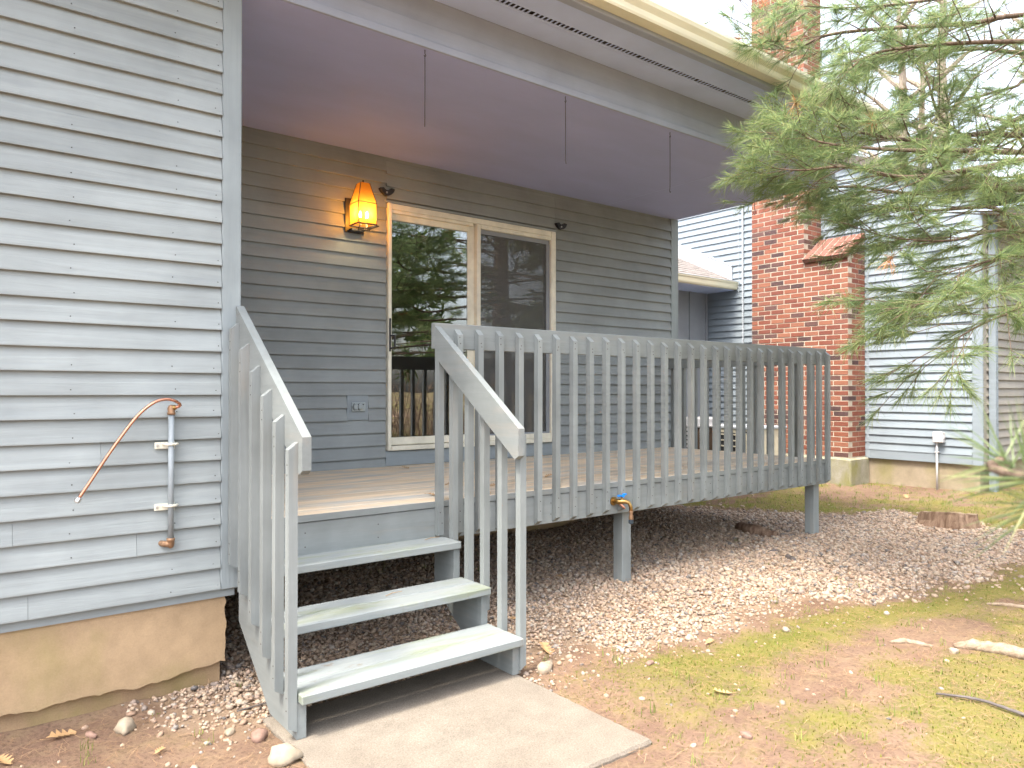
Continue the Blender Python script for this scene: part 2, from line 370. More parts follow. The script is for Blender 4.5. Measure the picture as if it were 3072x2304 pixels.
def fast_mesh(name, V, F, mat, smooth=False):
    """V (n,3) array, F (m,3|4) array"""
    m = bpy.data.meshes.new(name); V = np.ascontiguousarray(V, np.float32); F = np.ascontiguousarray(F, np.int32); k = F.shape[1]
    m.vertices.add(len(V)); m.vertices.foreach_set('co', V.ravel())
    m.loops.add(F.size); m.loops.foreach_set('vertex_index', F.ravel())
    m.polygons.add(len(F)); m.polygons.foreach_set('loop_start', np.arange(0, F.size, k, dtype=np.int32))
    m.polygons.foreach_set('loop_total', np.full(len(F), k, np.int32))
    if smooth: m.polygons.foreach_set('use_smooth', np.ones(len(F), bool))
    m.materials.append(M[mat]); m.update(calc_edges=True); m.validate(); return m

# numpy value noise
_tab = rng.random((256, 256))
def vnoise(x, y, s):
    x = np.asarray(x)*s+100.3; y = np.asarray(y)*s+57.7
    xi = np.floor(x).astype(int); yi = np.floor(y).astype(int); fx = x-xi; fy = y-yi
    fx = fx*fx*(3-2*fx); fy = fy*fy*(3-2*fy)
    g = lambda a, b: _tab[a & 255, b & 255]
    return (g(xi, yi)*(1-fx)+g(xi+1, yi)*fx)*(1-fy)+(g(xi, yi+1)*(1-fx)+g(xi+1, yi+1)*fx)*fy
def fbm(x, y, s): return 0.5*vnoise(x, y, s)+0.3*vnoise(x, y, s*2.3)+0.2*vnoise(x, y, s*5.1)
def ground_h(x, y):
    x = np.asarray(x, float); y = np.asarray(y, float)
    h = -0.018 + 0.0195*np.clip(x, 0, 9) + 0.02*np.clip((y-1.0)/2.0, 0, 1)*np.clip(x/6, 0, 1)
    b = (fbm(x, y, 1.3)-0.5)*0.05 + (fbm(x, y, 7)-0.5)*0.016
    near_pad = np.clip(np.maximum(np.abs(x-0.51)-0.62, np.abs(y+1.0)-0.65)/0.5, 0, 1)
    pad = np.maximum(np.abs(x-0.51)-0.56, np.abs(y+1.0)-0.55)
    h = np.where(pad < 0.30, np.minimum(h, -0.022 + np.clip(pad, 0, 1)*0.10), h)
    return h + b*np.where(near_pad < 1, 0.25+0.75*near_pad, 1.0)
# gravel bed outline measured on the ground
GP = np.array([(-0.36, 0.09), (-0.33, -0.22), (-0.16, -0.42), (-0.02, -0.52), (0.25, -0.40), (1.05, -0.52), (1.12, -0.72), (1.45, -0.66), (1.8, -0.80), (2.05, -0.95), (2.5, -0.98),
    (3.1, -1.0), (3.6, -1.18), (4.2, -1.36), (4.9, -1.5), (5.6, -1.62), (6.2, -1.45), (6.5, -1.0), (6.72, -0.5), (6.75, 0.0), (6.2, 0.42), (5.85, 0.95), (5.6, 1.5), (5.3, 2.0), (-0.2, 2.0)])
def poly_sd(x, y, P):
    x = np.asarray(x, float); y = np.asarray(y, float); d = np.full(x.shape, 1e9); ins = np.zeros(x.shape, bool)
    for i in range(len(P)):
        ax, ay = P[i]; bx, by = P[(i+1) % len(P)]
        ex, ey = bx-ax, by-ay; t = np.clip(((x-ax)*ex+(y-ay)*ey)/(ex*ex+ey*ey), 0, 1)
        d = np.minimum(d, np.hypot(x-ax-t*ex, y-ay-t*ey))
        c = ((ay > y) != (by > y)) & (x < (bx-ax)*(y-ay)/((by-ay) if by != ay else 1e-9)+ax); ins ^= c
    return np.where(ins, d, -d)
def gravel_mask(x, y): return np.clip((poly_sd(x, y, GP) + (fbm(x, y, 3.0)-0.5)*0.6)/0.34+0.5, 0, 1)
def moss_mask(x, y):
    n = fbm(x, y, 1.15)*0.75+fbm(x+30, y, 4.0)*0.25
    m = np.clip((n-0.40+0.05*np.clip(1.6-np.asarray(x), 0, 1))/0.14, 0, 1)
    edge = np.clip(1-np.abs(poly_sd(x, y, GP)+0.28)/0.36, 0, 1)*np.clip((x-1.2)/0.6, 0, 1)
    m = np.maximum(m*0.85, 1.25*edge*np.clip((fbm(x, y, 2.6)-0.30)/0.12, 0, 1))
    m *= np.clip((x-0.9)/0.8, 0.08, 1)
    return m*(1-gravel_mask(x, y))
def under_house(x, y):
    return ((y > 1.95) & (x > -6) & (x < 5.4)) | ((y > 0.11) & (x < -0.06)) | ((x > 8.74) & (y > 0)) | ((x > 8.25) & (y > 1.36) & (y < 2.9)) | ((x > -0.055) & (x < 1.09) & (y < -0.42) & (y > -1.56))

# ---------------------------------------------------------------- ground
def build_ground():
    def axis(lo, hi, step, far):
        a = np.arange(lo, hi, step); t = step*np.cumsum(1.22**np.arange(0, 60)); t = t[t < far]
        return np.concatenate([lo-t[::-1], a, a[-1]+t])
    xs = axis(-1.6, 9.4, 0.035, 420); ys = axis(-2.9, 3.2, 0.035, 420)
    X, Y = np.meshgrid(xs, ys); Z = ground_h(X, Y)
    nx, ny = len(xs), len(ys)
    V = np.stack([X.ravel(), Y.ravel(), Z.ravel()], 1)
    i = np.arange((ny-1)*(nx-1)); r = i//(nx-1); c = i % (nx-1); a = r*nx+c
    F = np.stack([a, a+1, a+nx+1, a+nx], 1)
    s = NT('yard_soil'); p = s.pos()
    gat = s.n('ShaderNodeAttribute', attribute_name='gravel').outputs['Fac']; mat_ = s.n('ShaderNodeAttribute', attribute_name='moss').outputs['Fac']
    big = s.noise(p, 1.1, 5, 0.6); mid = s.noise(p, 7, 6, 0.65); fine = s.noise(p, 55, 4, 0.7); grit = s.noise(p, 190, 3, 0.7)
    soil = s.mix(s.ramp(big, [(0.35, G3(0)), (0.65, G3(1))]), (0.150, 0.094, 0.067, 1), (0.205, 0.138, 0.098, 1))
    soil = s.mix(s.ramp(mid, [(0.45, G3(0)), (0.7, G3(0.7))]), soil, (0.235, 0.17, 0.105, 1))
    soil = s.mix(s.ramp(fine, [(0.48, G3(0)), (0.68, G3(0.75))]), soil, (0.085, 0.055, 0.04, 1))
    soil = s.mix(s.ramp(grit, [(0.62, G3(0)), (0.75, G3(0.6))]), soil, (0.36, 0.30, 0.23, 1))
    mossc = s.mix(s.ramp(mid, [(0.35, G3(0)), (0.7, G3(1))]), (0.130, 0.145, 0.025, 1), (0.20, 0.165, 0.055, 1))
    mossc = s.mix(1.0, mossc, s.ramp(grit, [(0.3, G3(0.7)), (0.7, G3(1.15))]), 'MULTIPLY')
    mf = s.ramp(s.math('ADD', mat_, s.math('MULTIPLY', s.math('SUBTRACT', s.mix(0.5, fine, mid), 0.5), 3.2)), [(0.30, G3(0)), (0.95, G3(0.9))])
    c = s.mix(mf, soil, mossc)
    grc = s.mix(fine, (0.16, 0.11, 0.08, 1), (0.34, 0.25, 0.17, 1))
    c = s.mix(s.ramp(gat, [(0.3, G3(0)), (0.7, G3(1))]), c, grc)
    s.base(c); s.rough(0.95, 0.1); s.bump(s.mix(0.5, fine, grit), 0.8, 0.012)
    M['soil'] = s.m
    me = fast_mesh('ground', V, F, 'soil', True)
    for nm, fn in (('gravel', gravel_mask), ('moss', moss_mask)):
        at = me.attributes.new(nm, 'FLOAT', 'POINT'); at.data.foreach_set('value', fn(X, Y).ravel().astype(np.float32))
    kind(link('ground', me), 'structure')
build_ground()

# concrete slab at the foot of the stairs
def build_slab():
    m = MB(); poly = []
    rr = random.Random(3)
    def edge(a, b, n):
        for i in range(n):
            t = i/n; poly.append((a[0]+(b[0]-a[0])*t+rr.uniform(-.004, .004), a[1]+(b[1]-a[1])*t+rr.uniform(-.004, .004)))
    edge((-0.06, -0.43), (-0.06, -1.565), 30); edge((-0.06, -1.565), (1.09, -1.565), 30); edge((1.09, -1.565), (1.088, -0.43), 30); edge((1.088, -0.43), (-0.06, -0.43), 12)
    n = len(poly); cx, cy = 0.515, -1.0
    ins = [(x-(x-cx)*0.012, y-(y-cy)*0.012) for x, y in poly]
    v = [(x, y, -0.10) for x, y in poly] + [(x, y, -0.012) for x, y in poly] + [(x, y, 0.0) for x, y in ins] + [(cx, cy, 0.002)]
    f = []
    for i in range(n):
        j = (i+1) % n
        f += [(i, j, j+n, i+n), (i+n, j+n, j+2*n, i+2*n), (i+2*n, j+2*n, 3*n)]
    m.add(v, f)
    o = m.build('concrete_slab', 'slab'); kind(o, 'structure'); o['label'] = 'pale concrete slab lying at the foot of the grey stairs'
build_slab()

# ---------------------------------------------------------------- clapboards
def clap_mesh(name, L, axis, mat, exposure=0.102, seg=8, seed=0, thick=0.026):
    """board running 0..L along axis; local z 0 = butt edge; outward = -y (axis x) or -x (axis y)"""
    rr = random.Random(seed); v = []; f = []
    for i in range(seg+1):
        t = L*i/seg; dz = rr.uniform(-.0012, .0012); do = rr.uniform(-.001, .001)
        prof = [(-0.0, 0.004+dz), (-thick-do, 0.002+dz), (-thick-do, 0.008+dz), (-0.0045, exposure+0.012), (0.0, exposure+0.012)]
        for o, z in prof: v.append((t, o, z) if axis == 'x' else (o, t, z))
    for i in range(seg):
        for k in range(5):
            a = i*5+k; b = i*5+(k+1) % 5; f.append((a, b, b+5, a+5))
    f.append((0, 1, 2, 3, 4)); f.append(tuple(seg*5+k for k in (4, 3, 2, 1, 0)))
    return MB().add(v, f).mesh(name, mat)
def clap_rows(parent, axis, a, b, plane, z0, z1, mat, joints={}, exposure=0.102, skip=None, seed=0):
    """rows of boards with butt edges from z0 upwards, each board its own object; joints maps row -> list of joint positions"""
    cache = {}; k = 0; z = z0; rr = random.Random(seed)
    while z < z1 - 0.02:
        cuts = [a] + sorted(joints.get(k, [])) + [b]
        for p, q in zip(cuts[:-1], cuts[1:]):
            spans = [(p, q)] if skip is None else skip(p, q, z)
            for (s0, s1) in spans:
                if s1-s0 < 0.03: continue
                s0_ = s0 + (0.0012 if s0 != a else 0); L = s1-s0_
                key = round(L, 3), rr.randrange(3)
                if key not in cache: cache[key] = clap_mesh('clapboard', L, axis, mat, exposure, 5, seed*31+len(cache))
                link('clapboard', cache[key], parent, (s0_, plane, z) if axis == 'x' else (plane, s0_, z))
        k += 1; z = z0 + k*exposure

# ---------------------------------------------------------------- our house
house = thing('house', 'grey clapboard house with recessed porch, sliding glass door and cream gutter', 'house', (0, 1.0, 0))
XE = 5.40; YW = 0.085; YP = 1.873; ZC = 3.30; ZS = 3.588
def build_house():
    # left block wall sheathing (front at YW), return wall of the porch, porch back wall, end wall
    w = MB().box(-5, -0.02, YW, YW+0.12, 0.40, 3.60).build('wall', 'paint_x', house)
    joints = {6: [-0.594], 5: [-0.32], 3: [-0.91], 2: [-0.452], 0: [-0.855], 14: [-1.3], 17: [-1.4]}
    clap_rows(w, 'x', -3.2, -0.092, YW, 0.441, 3.57, 'siding', joints, seed=1)
    nl = MB(); rn = random.Random(8)
    for k in range(31):
        for xx in (-0.115, -0.30, -0.706, -1.112, -1.52):
            if rn.random() < 0.9: nl.lathe((xx+rn.uniform(-.012, .012), YW-0.0222, 0.441+0.102*k+0.026+rn.uniform(-.005, .005)), (0, -1, 0), [(0, 0.0026), (0.0016, 0.0026)], 6)
    kind(nl.build('nail_heads', 'nail', w), 'stuff')
    # corner boards
    rr = random.Random(5)
    MB().box(-0.090, 0.0, 0.064, YW+0.02, 0.437, ZS, 0.004).build('corner_board', 'corner', house)
    MB().box(-0.022, -0.001, YW+0.021, 0.20, 0.437, ZC, 0.002).build('corner_board', 'corner', house)
    rw = MB().box(-0.12, -0.022, 0.2, YP, 0.40, ZC).build('return_wall', 'paint_y', house)
    me = clap_mesh('clapboard', YP-0.21, 'y', 'paint_y', seg=2)
    for k in range(27):
        o = link('clapboard', me, rw, (-0.022, YP-0.002, 0.46+0.102*k), (0, 0, math.pi))
    # porch back wall: parts round the door opening
    pw = MB()
    pw.box(-0.02, 1.752, YP, YP+0.12, 0.60, ZC+0.02); pw.box(3.572, XE, YP, YP+0.12, 0.60, ZC+0.02); pw.box(1.752, 3.572, YP, YP+0.12, 2.92, ZC+0.02)
    pw.box(1.752, 3.572, YP, YP+0.12, 0.60, 0.885)
    p = pw.build('porch_wall', 'porch_siding_shaded', house)
    block = (1.401, 1.586, 1.145, 1.349)
    clap_rows(p, 'x', 0.0, 1.744, YP, 0.730, 3.27, 'porch_siding_shaded', {4: [1.586], 5: [1.586]}, seed=2,
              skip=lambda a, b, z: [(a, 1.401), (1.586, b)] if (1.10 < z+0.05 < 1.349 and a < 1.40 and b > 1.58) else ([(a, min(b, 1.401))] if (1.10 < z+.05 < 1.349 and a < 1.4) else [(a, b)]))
    clap_rows(p, 'x', 1.745, 3.58, YP, 2.953, 3.27, 'porch_siding_shaded', seed=3, exposure=0.1005)
    clap_rows(p, 'x', 3.581, 5.294, YP, 0.742, 3.27, 'porch_siding_shaded', {9: [4.4], 4: [4.9], 17: [4.1]}, seed=4, exposure=0.1005)
    MB().box(5.296, XE, YP-0.022, YP, 0.62, ZC, 0.003).build('corner_board', 'corner', house)
    MB().box(1.744, 3.575, YP-0.022, YP, 0.763, 0.884, 0.003).build('door_skirt', 'door_skirt', house)
    MB().box(1.735, 3.59, YP-0.030, YP, 2.921, 2.940, 0.002).build('drip_cap', 'paint_x', house)
    # end wall, facing +x, with boards
    ew = MB().box(XE-0.12, XE-0.001, YP+0.121, 7.0, 0.5, 3.75).build('end_wall', 'paint_y', house)
    me = clap_mesh('clapboard', 5.0, 'y', 'paint_y', seg=3)
    for k in range(30): link('clapboard', me, ew, (XE-0.001, 6.95, 0.62+0.102*k), (0, 0, math.pi))
    MB().box(XE-0.02, XE+0.018, YP-0.02, YP+0.07, 0.62, ZC, 0.002).build('corner_board', 'corner', house)
    # foundation
    f = MB(); f.box(-5, -0.075, 0.125, 0.40, -0.3, 0.435); f.box(-0.25, -0.075, 0.40, 2.1, -0.3, 0.40); f.box(-0.2, XE-0.02, YP+0.05, YP+0.3, -0.3, 0.60); f.box(XE-0.3, XE-0.02, YP+0.3, 7, -0.3, 0.5)
    f.build('foundation', 'parge_low', house)
    # parging skin with a broken lower edge
    rr = random.Random(11); bot = []; n = 110; hgt = 0.045
    for i in range(n+1):
        x = -2.6+(2.6-0.056)*i/n; goal = 0.045+0.03*fbm(x, 3.3, 2.2)+0.055*max(0, x+0.45)
        hgt += (goal-hgt)*0.25+rr.uniform(-.007, .007)+(rr.uniform(-.012, .012) if rr.random() < .12 else 0)
        bot.append((x, float(hgt)))
    edge = [(-0.056+rr.uniform(-.006, .004), z) for z in np.linspace(0.10, 0.42, 14)]
    poly = bot + edge + [(-0.07, 0.434), (-2.6, 0.434)]
    MB().prism(poly, 'y', 0.098, 0.1245).build('parging', 'parge', house)
    # porch ceiling, frieze boards, soffit with vent strip, fascia, gutter
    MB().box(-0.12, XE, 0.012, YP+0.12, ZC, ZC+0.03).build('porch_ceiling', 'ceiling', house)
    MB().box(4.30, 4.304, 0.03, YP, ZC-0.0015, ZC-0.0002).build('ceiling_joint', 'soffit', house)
    MB().box(-5, XE, -0.005, 0.011, 3.300, 3.343, 0.002).build('frieze_board', 'frieze', house)
    MB().box(-5, XE, 0.004, 0.030, 3.345, 3.438, 0.002).build('frieze_board', 'frieze', house)
    MB().box(-5, XE, 0.012, 0.034, 3.440, ZS, 0.001).build('frieze_board', 'frieze', house)
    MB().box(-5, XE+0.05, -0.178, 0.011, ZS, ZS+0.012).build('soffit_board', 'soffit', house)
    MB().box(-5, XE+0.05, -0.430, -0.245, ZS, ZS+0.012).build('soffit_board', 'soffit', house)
    MB().box(-5, XE+0.05, -0.2445, -0.1785, ZS+0.05, ZS+0.055).build('vent_channel', 'vent_dark', house)
    m = MB()
    m.box(-0.2, XE+0.05, -0.198, -0.1785, ZS+0.001, ZS+0.006); m.box(-0.2, XE+0.05, -0.2445, -0.238, ZS+0.001, ZS+0.006)
    x = 0.0
    while x < XE:
        m.box(x, x+0.010, -0.238, -0.198, ZS+0.0012, ZS+0.0058); x += 0.034 if int(x/0.034) % 9 else 0.045
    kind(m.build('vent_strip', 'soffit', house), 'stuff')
    MB().box(-5, XE+0.05, -0.490, -0.431, ZS-0.012, ZS+0.16, 0.004).build('fascia', 'frieze', house)
    gut = [(-0.4915, 3.600), (-0.565, 3.600), (-0.572, 3.612), (-0.580, 3.640), (-0.604, 3.668), (-0.612, 3.690), (-0.612, 3.710), (-0.600, 3.712), (-0.600, 3.694), (-0.592, 3.672), (-0.570, 3.646), (-0.560, 3.607), (-0.4915, 3.607)]
    MB().prism(gut, 'x', -5, XE+0.05).build('gutter', 'gutter', house)
    MB().prism(gut[:7]+[(-0.4915, 3.71)], 'x', XE+0.051, XE+0.054).build('gutter_end', 'gutter', house)
    # roof slab and gable end above the porch
    sl = 0.30; rf = [(-0.56, 3.725), (3.6, 3.725+4.16*sl), (7.6, 3.725+0.16*sl), (7.6, 3.60+0.16*sl), (3.6, 3.60+4.16*sl), (-0.48, 3.64)]
    MB().prism(rf, 'x', -5, XE+0.10).build('roof', 'roof', house)
    MB().prism([(-0.44, ZS+0.013), (0.012, ZS+0.013), (0.012, ZC+0.031), (7.0, ZC+0.031), (7.0, 3.72), (3.6, 4.80), (-0.44, 3.62)], 'x', XE-0.04, XE+0.02).build('gable_end', 'paint_y', house)
    # sliding door
    d = MB()
    yf = YP-0.045
    d.box(1.752, 1.783, yf, YP+0.06, 0.889, 2.919, 0.004); d.box(3.512, 3.573, yf, YP+0.06, 0.889, 2.919, 0.008)
    d.box(1.783, 3.512, yf+0.004, YP+0.06, 2.868, 2.917, 0.004); d.box(1.783, 3.512, yf-0.006, YP+0.06, 0.889, 0.926, 0.004)
    door = d.build('sliding_door', 'cream', house)
    f1 = MB(); y1 = YP-0.004
    f1.box(1.783, 2.572, y1, YP+0.04, 2.792, 2.867, 0.004); f1.box(1.783, 2.572, y1, YP+0.04, 0.930, 0.994, 0.006)
    f1.box(1.784, 1.792, y1, YP+0.04, 0.994, 2.792, 0.002); f1.box(2.568, 2.638, y1+0.01, YP+0.05, 0.927, 2.867, 0.004)
    f1.box(1.783, 2.60, yf+0.012, y1-0.002, 2.842, 2.8675, 0.003)
    f1.build('sliding_panel_frame', 'cream', door)
    f2 = MB(); y2 = YP-0.038
    f2.box(2.639, 2.682, y2, YP+0.02, 0.927, 2.867, 0.004); f2.box(2.682, 3.511, y2, YP+0.02, 2.83, 2.867, 0.004); f2.box(2.682, 3.511, y2, YP+0.02, 0.927, 0.975, 0.005)
    f2.build('fixed_panel_frame', 'cream', door)
    MB().box(1.790, 2.575, YP+0.012, YP+0.018, 0.990, 2.796).build('pane', 'glass', door)
    MB().box(2.680, 3.512, YP+0.008, YP+0.014, 0.972, 2.832).build('pane', 'glass2', door)
    MB().box(2.683, 3.511, YP-0.012, YP-0.0105, 0.976, 2.829).build('insect_screen', 'screen', door)
    g = MB(); g.box(2.683, 3.50, YP-0.016, YP-0.006, 2.79, 2.829); g.box(3.47, 3.511, YP-0.016, YP-0.006, 0.976, 2.79); g.box(2.683, 3.47, YP-0.016, YP-0.006, 0.976, 0.990)
    g.build('screen_frame', 'hatch', door)
    h = MB(); h.box(1.757, 1.772, yf-0.010, yf-0.0005, 1.70, 1.972, 0.003); h.tube([(1.766, yf-0.008, 1.83), (1.786, yf-0.045, 1.83), (1.786, yf-0.045, 1.735), (1.766, yf-0.008, 1.725)], 0.008, 8)
    h.build('door_handle', 'black', door)
    # dark room behind the glass
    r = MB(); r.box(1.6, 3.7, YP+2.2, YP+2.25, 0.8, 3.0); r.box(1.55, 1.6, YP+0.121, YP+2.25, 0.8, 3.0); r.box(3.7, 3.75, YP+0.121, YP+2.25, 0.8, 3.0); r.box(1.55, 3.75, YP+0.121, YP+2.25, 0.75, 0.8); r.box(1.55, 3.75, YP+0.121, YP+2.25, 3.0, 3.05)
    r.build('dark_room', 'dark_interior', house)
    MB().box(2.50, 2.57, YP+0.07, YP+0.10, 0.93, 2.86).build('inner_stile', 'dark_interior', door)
    # mounting block for the outlet
    MB().box(1.402, 1.585, YP-0.020, YP, 1.145, 1.349, 0.003).build('mounting_block', 'door_skirt', house)
build_house()

# ---------------------------------------------------------------- deck
def build_deck():
    dk = thing('deck', 'grey timber porch deck with slatted railing on square posts', 'deck', (2.6, 0.9, 0))
    ZD = 0.761; TH = 0.036; n = 13; W = (YP-0.004)/n
    cache = MB().box(0.0, 5.24, 0, W-0.004, -TH, 0, 0.003).mesh('deck_board', 'deck')
    for i in range(n):
        link('deck_board', cache, dk, (0, 0.0 + i*W, ZD)) if i else MB().box(0.0, 5.24, 0.0, W-0.004, ZD-TH, ZD, 0.004).build('deck_board', 'rail_x', dk) if False else link('deck_board', cache, dk, (0, i*W, ZD))
    MB().box(0.0, 5.24, 0.003, 0.041, 0.543, ZD-TH-0.003, 0.003).build('rim_board', 'rail_x', dk)
    MB().box(0.0, 5.24, -0.004, -0.0005, ZD-TH+0.001, ZD-0.001, 0.0005).build('deck_nosing', 'rail_x', dk)
    MB().box(5.20, 5.238, 0.0415, YP, 0.543, ZD-TH-0.003, 0.003).build('rim_board', 'rail_y', dk)
    jm = MB().box(-0.019, 0.019, 0.042, YP+0.04, 0.543, ZD-TH-0.002).mesh('joist', 'rail_y')
    for x in np.arange(0.35, 5.1, 0.405): link('joist', jm, dk, (float(x), 0, 0))
    for x, z in ((2.655, -0.05), (5.127, 0.0)):
        MB().box(x-0.044, x+0.044, 0.0425, 0.131, z, 0.5425 if False else 0.722, 0.003).build('post', 'rail_z', dk)
    MB().box(-0.05+0.052, 0.04, 1.6, 1.68, -0.1, 0.722).build('post', 'rail_z', dk)
    # front railing
    MB().box(1.0555, 5.235, 0.003, 0.041, 1.618, 1.764, 0.003).build('top_rail', 'rail_x', dk)
    def bal(b):   # 2x2 with slanted ends, front face towards -y
        pr = [(-0.038, 0.565), (0.0, 0.535 if False else 0.56), (0.0, 1.742), (-0.038, 1.704)]
        return pr
    prof = [(-0.036, 0.578), (0.0015, 0.552), (0.0015, 1.738), (-0.036, 1.704)]
    bm_ = MB().prism(prof, 'x', 0.0, 0.037).mesh('baluster', 'rail_z')
    rr = random.Random(2); nails = MB()
    xs = [1.057] + [1.183+0.1487*i for i in range(28)]
    for i, x in enumerate(xs):
        dz = rr.uniform(-.006, .006)
        if i == 0:
            MB().prism([(-0.036, 0.572), (0.0015, 0.568), (0.0015, 1.60), (-0.036, 1.60)], 'x', 0, 0.037).build('baluster', 'rail_z', dk).location.x = x; dz = 0
        else:
            o = link('baluster', bm_, dk, (x+rr.uniform(-.002, .002), 0, dz), (0, rr.uniform(-.0015, .0015), 0))
        for zz in (1.655, 1.69 if i % 2 else 1.635, 0.64, 0.70):
            if i == 0 and zz > 1: continue
            xx = x+0.0185+rr.uniform(-.007, .007)
            nails.lathe((xx, -0.0352, zz+dz), (0, -1, 0), [(0, 0.0032), (0.0016, 0.0032)], 6)
    for x in np.arange(0.3, 5.1, 0.405):
        for zz in (0.60, 0.67):
            nails.lathe((float(x), 0.0045, zz), (0, -1, 0), [(0, 0.0034), (0.0022, 0.0034)], 6)
    kind(nails.build('nail_heads', 'nail', dk), 'stuff')
    # side railing at the far end, balusters on the outside
    MB().box(5.19, 5.228, 0.0425, YP-0.03, 1.625, 1.764, 0.003).build('side_rail', 'rail_y', dk)
    prof = [(0.036, 0.578), (-0.0015, 0.552), (-0.0015, 1.738), (0.036, 1.704)]
    sm = MB().prism([(5.2395+p[0], p[1]) for p in prof], 'y', 0.0, 0.037).mesh('baluster', 'rail_z')
    y = 0.14
    while y < YP-0.08: link('baluster', sm, dk, (0, y, 0)); y += 0.1487
    return dk
build_deck()

# ---------------------------------------------------------------- stairs
def build_stairs():
    st = thing('stairs', 'open grey wooden stairs with three treads and two sloping handrails', 'stairs', (0.53, -0.4, 0))
    prof = [(-0.712, 0.002), (-0.712, 0.1445), (-0.452, 0.1445), (-0.452, 0.3335), (-0.195, 0.3335), (-0.195, 0.5245), (0.001, 0.5245), (0.001, 0.298), (-0.412, 0.003)]
    for x in (-0.025, 1.055):
        MB().prism(prof, 'x', x, x+0.038).build('stringer', 'rail_y', st)
    X0, X1 = -0.020, 1.094
    def tread(y0, y1, zt):
        rr = random.Random(int(zt*1000)); m = MB(); m.box(X0, X1, y0, y1, zt-0.038, zt, 0.004); return m.build('tread', 'tread', st)
    tread(-0.212, -0.002, 0.564); tread(-0.485, -0.350, 0.374); tread(-0.3445, -0.212, 0.3735); tread(-0.752, -0.612, 0.184); tread(-0.606, -0.455, 0.1832)
    # handrails: 2x6 on the slope, plumb-cut lower end
    sl = 0.723
    def rail(x, ytop):
        zt = lambda y: 1.198+(y+0.755)*sl
        p = [(ytop, zt(ytop)), (-0.755, 1.198), (-0.755, 1.066), (-0.725, 1.048), (ytop, zt(ytop)-0.172)]
        m = MB().prism(p, 'x', x, x+0.038); return m.build('handrail', 'rail_y', st)
    rail(-0.025, 0.060); rail(1.0555, 0.001)
    def bal(y, x0, x1, outer_low, zb, zt):
        # slanted top and foot, higher on the side of the rail
        lo = 0.030; a, b = (x0, x1) if outer_low == 'x0' else (x1, x0)
        v = []
        poly = [(a, zb+0.022), (b, zb), (b, zt+lo), (a, zt)]
        return MB().prism(poly, 'y', y, y+0.037).build('baluster', 'rail_z', st)
    nails = MB()
    for i in range(6):
        y = -0.715+0.1445*i; zt = 1.147+0.105*i; zb = 0.534+0.7*(y)
        bal(y, -0.063, -0.0255, 'x0', max(0.012, zb), zt)
        for zz in (zt-0.06, zt-0.10, max(0.05, zb)+0.07, max(.05, zb)+0.12):
            nails.lathe((-0.0625, y+0.018, zz), (-1, 0, 0), [(0, 0.003), (0.0016, 0.003)], 6)
    for y in (-0.124, -0.275, -0.420, -0.571, -0.722):
        zt = 1.198+(y+0.755)*sl-0.06; bal(y, 1.0943, 1.131, 'x1', max(0.018, 0.534+0.7*y-0.02), zt)
    kind(nails.build('nail_heads', 'nail', st), 'stuff')
build_stairs()

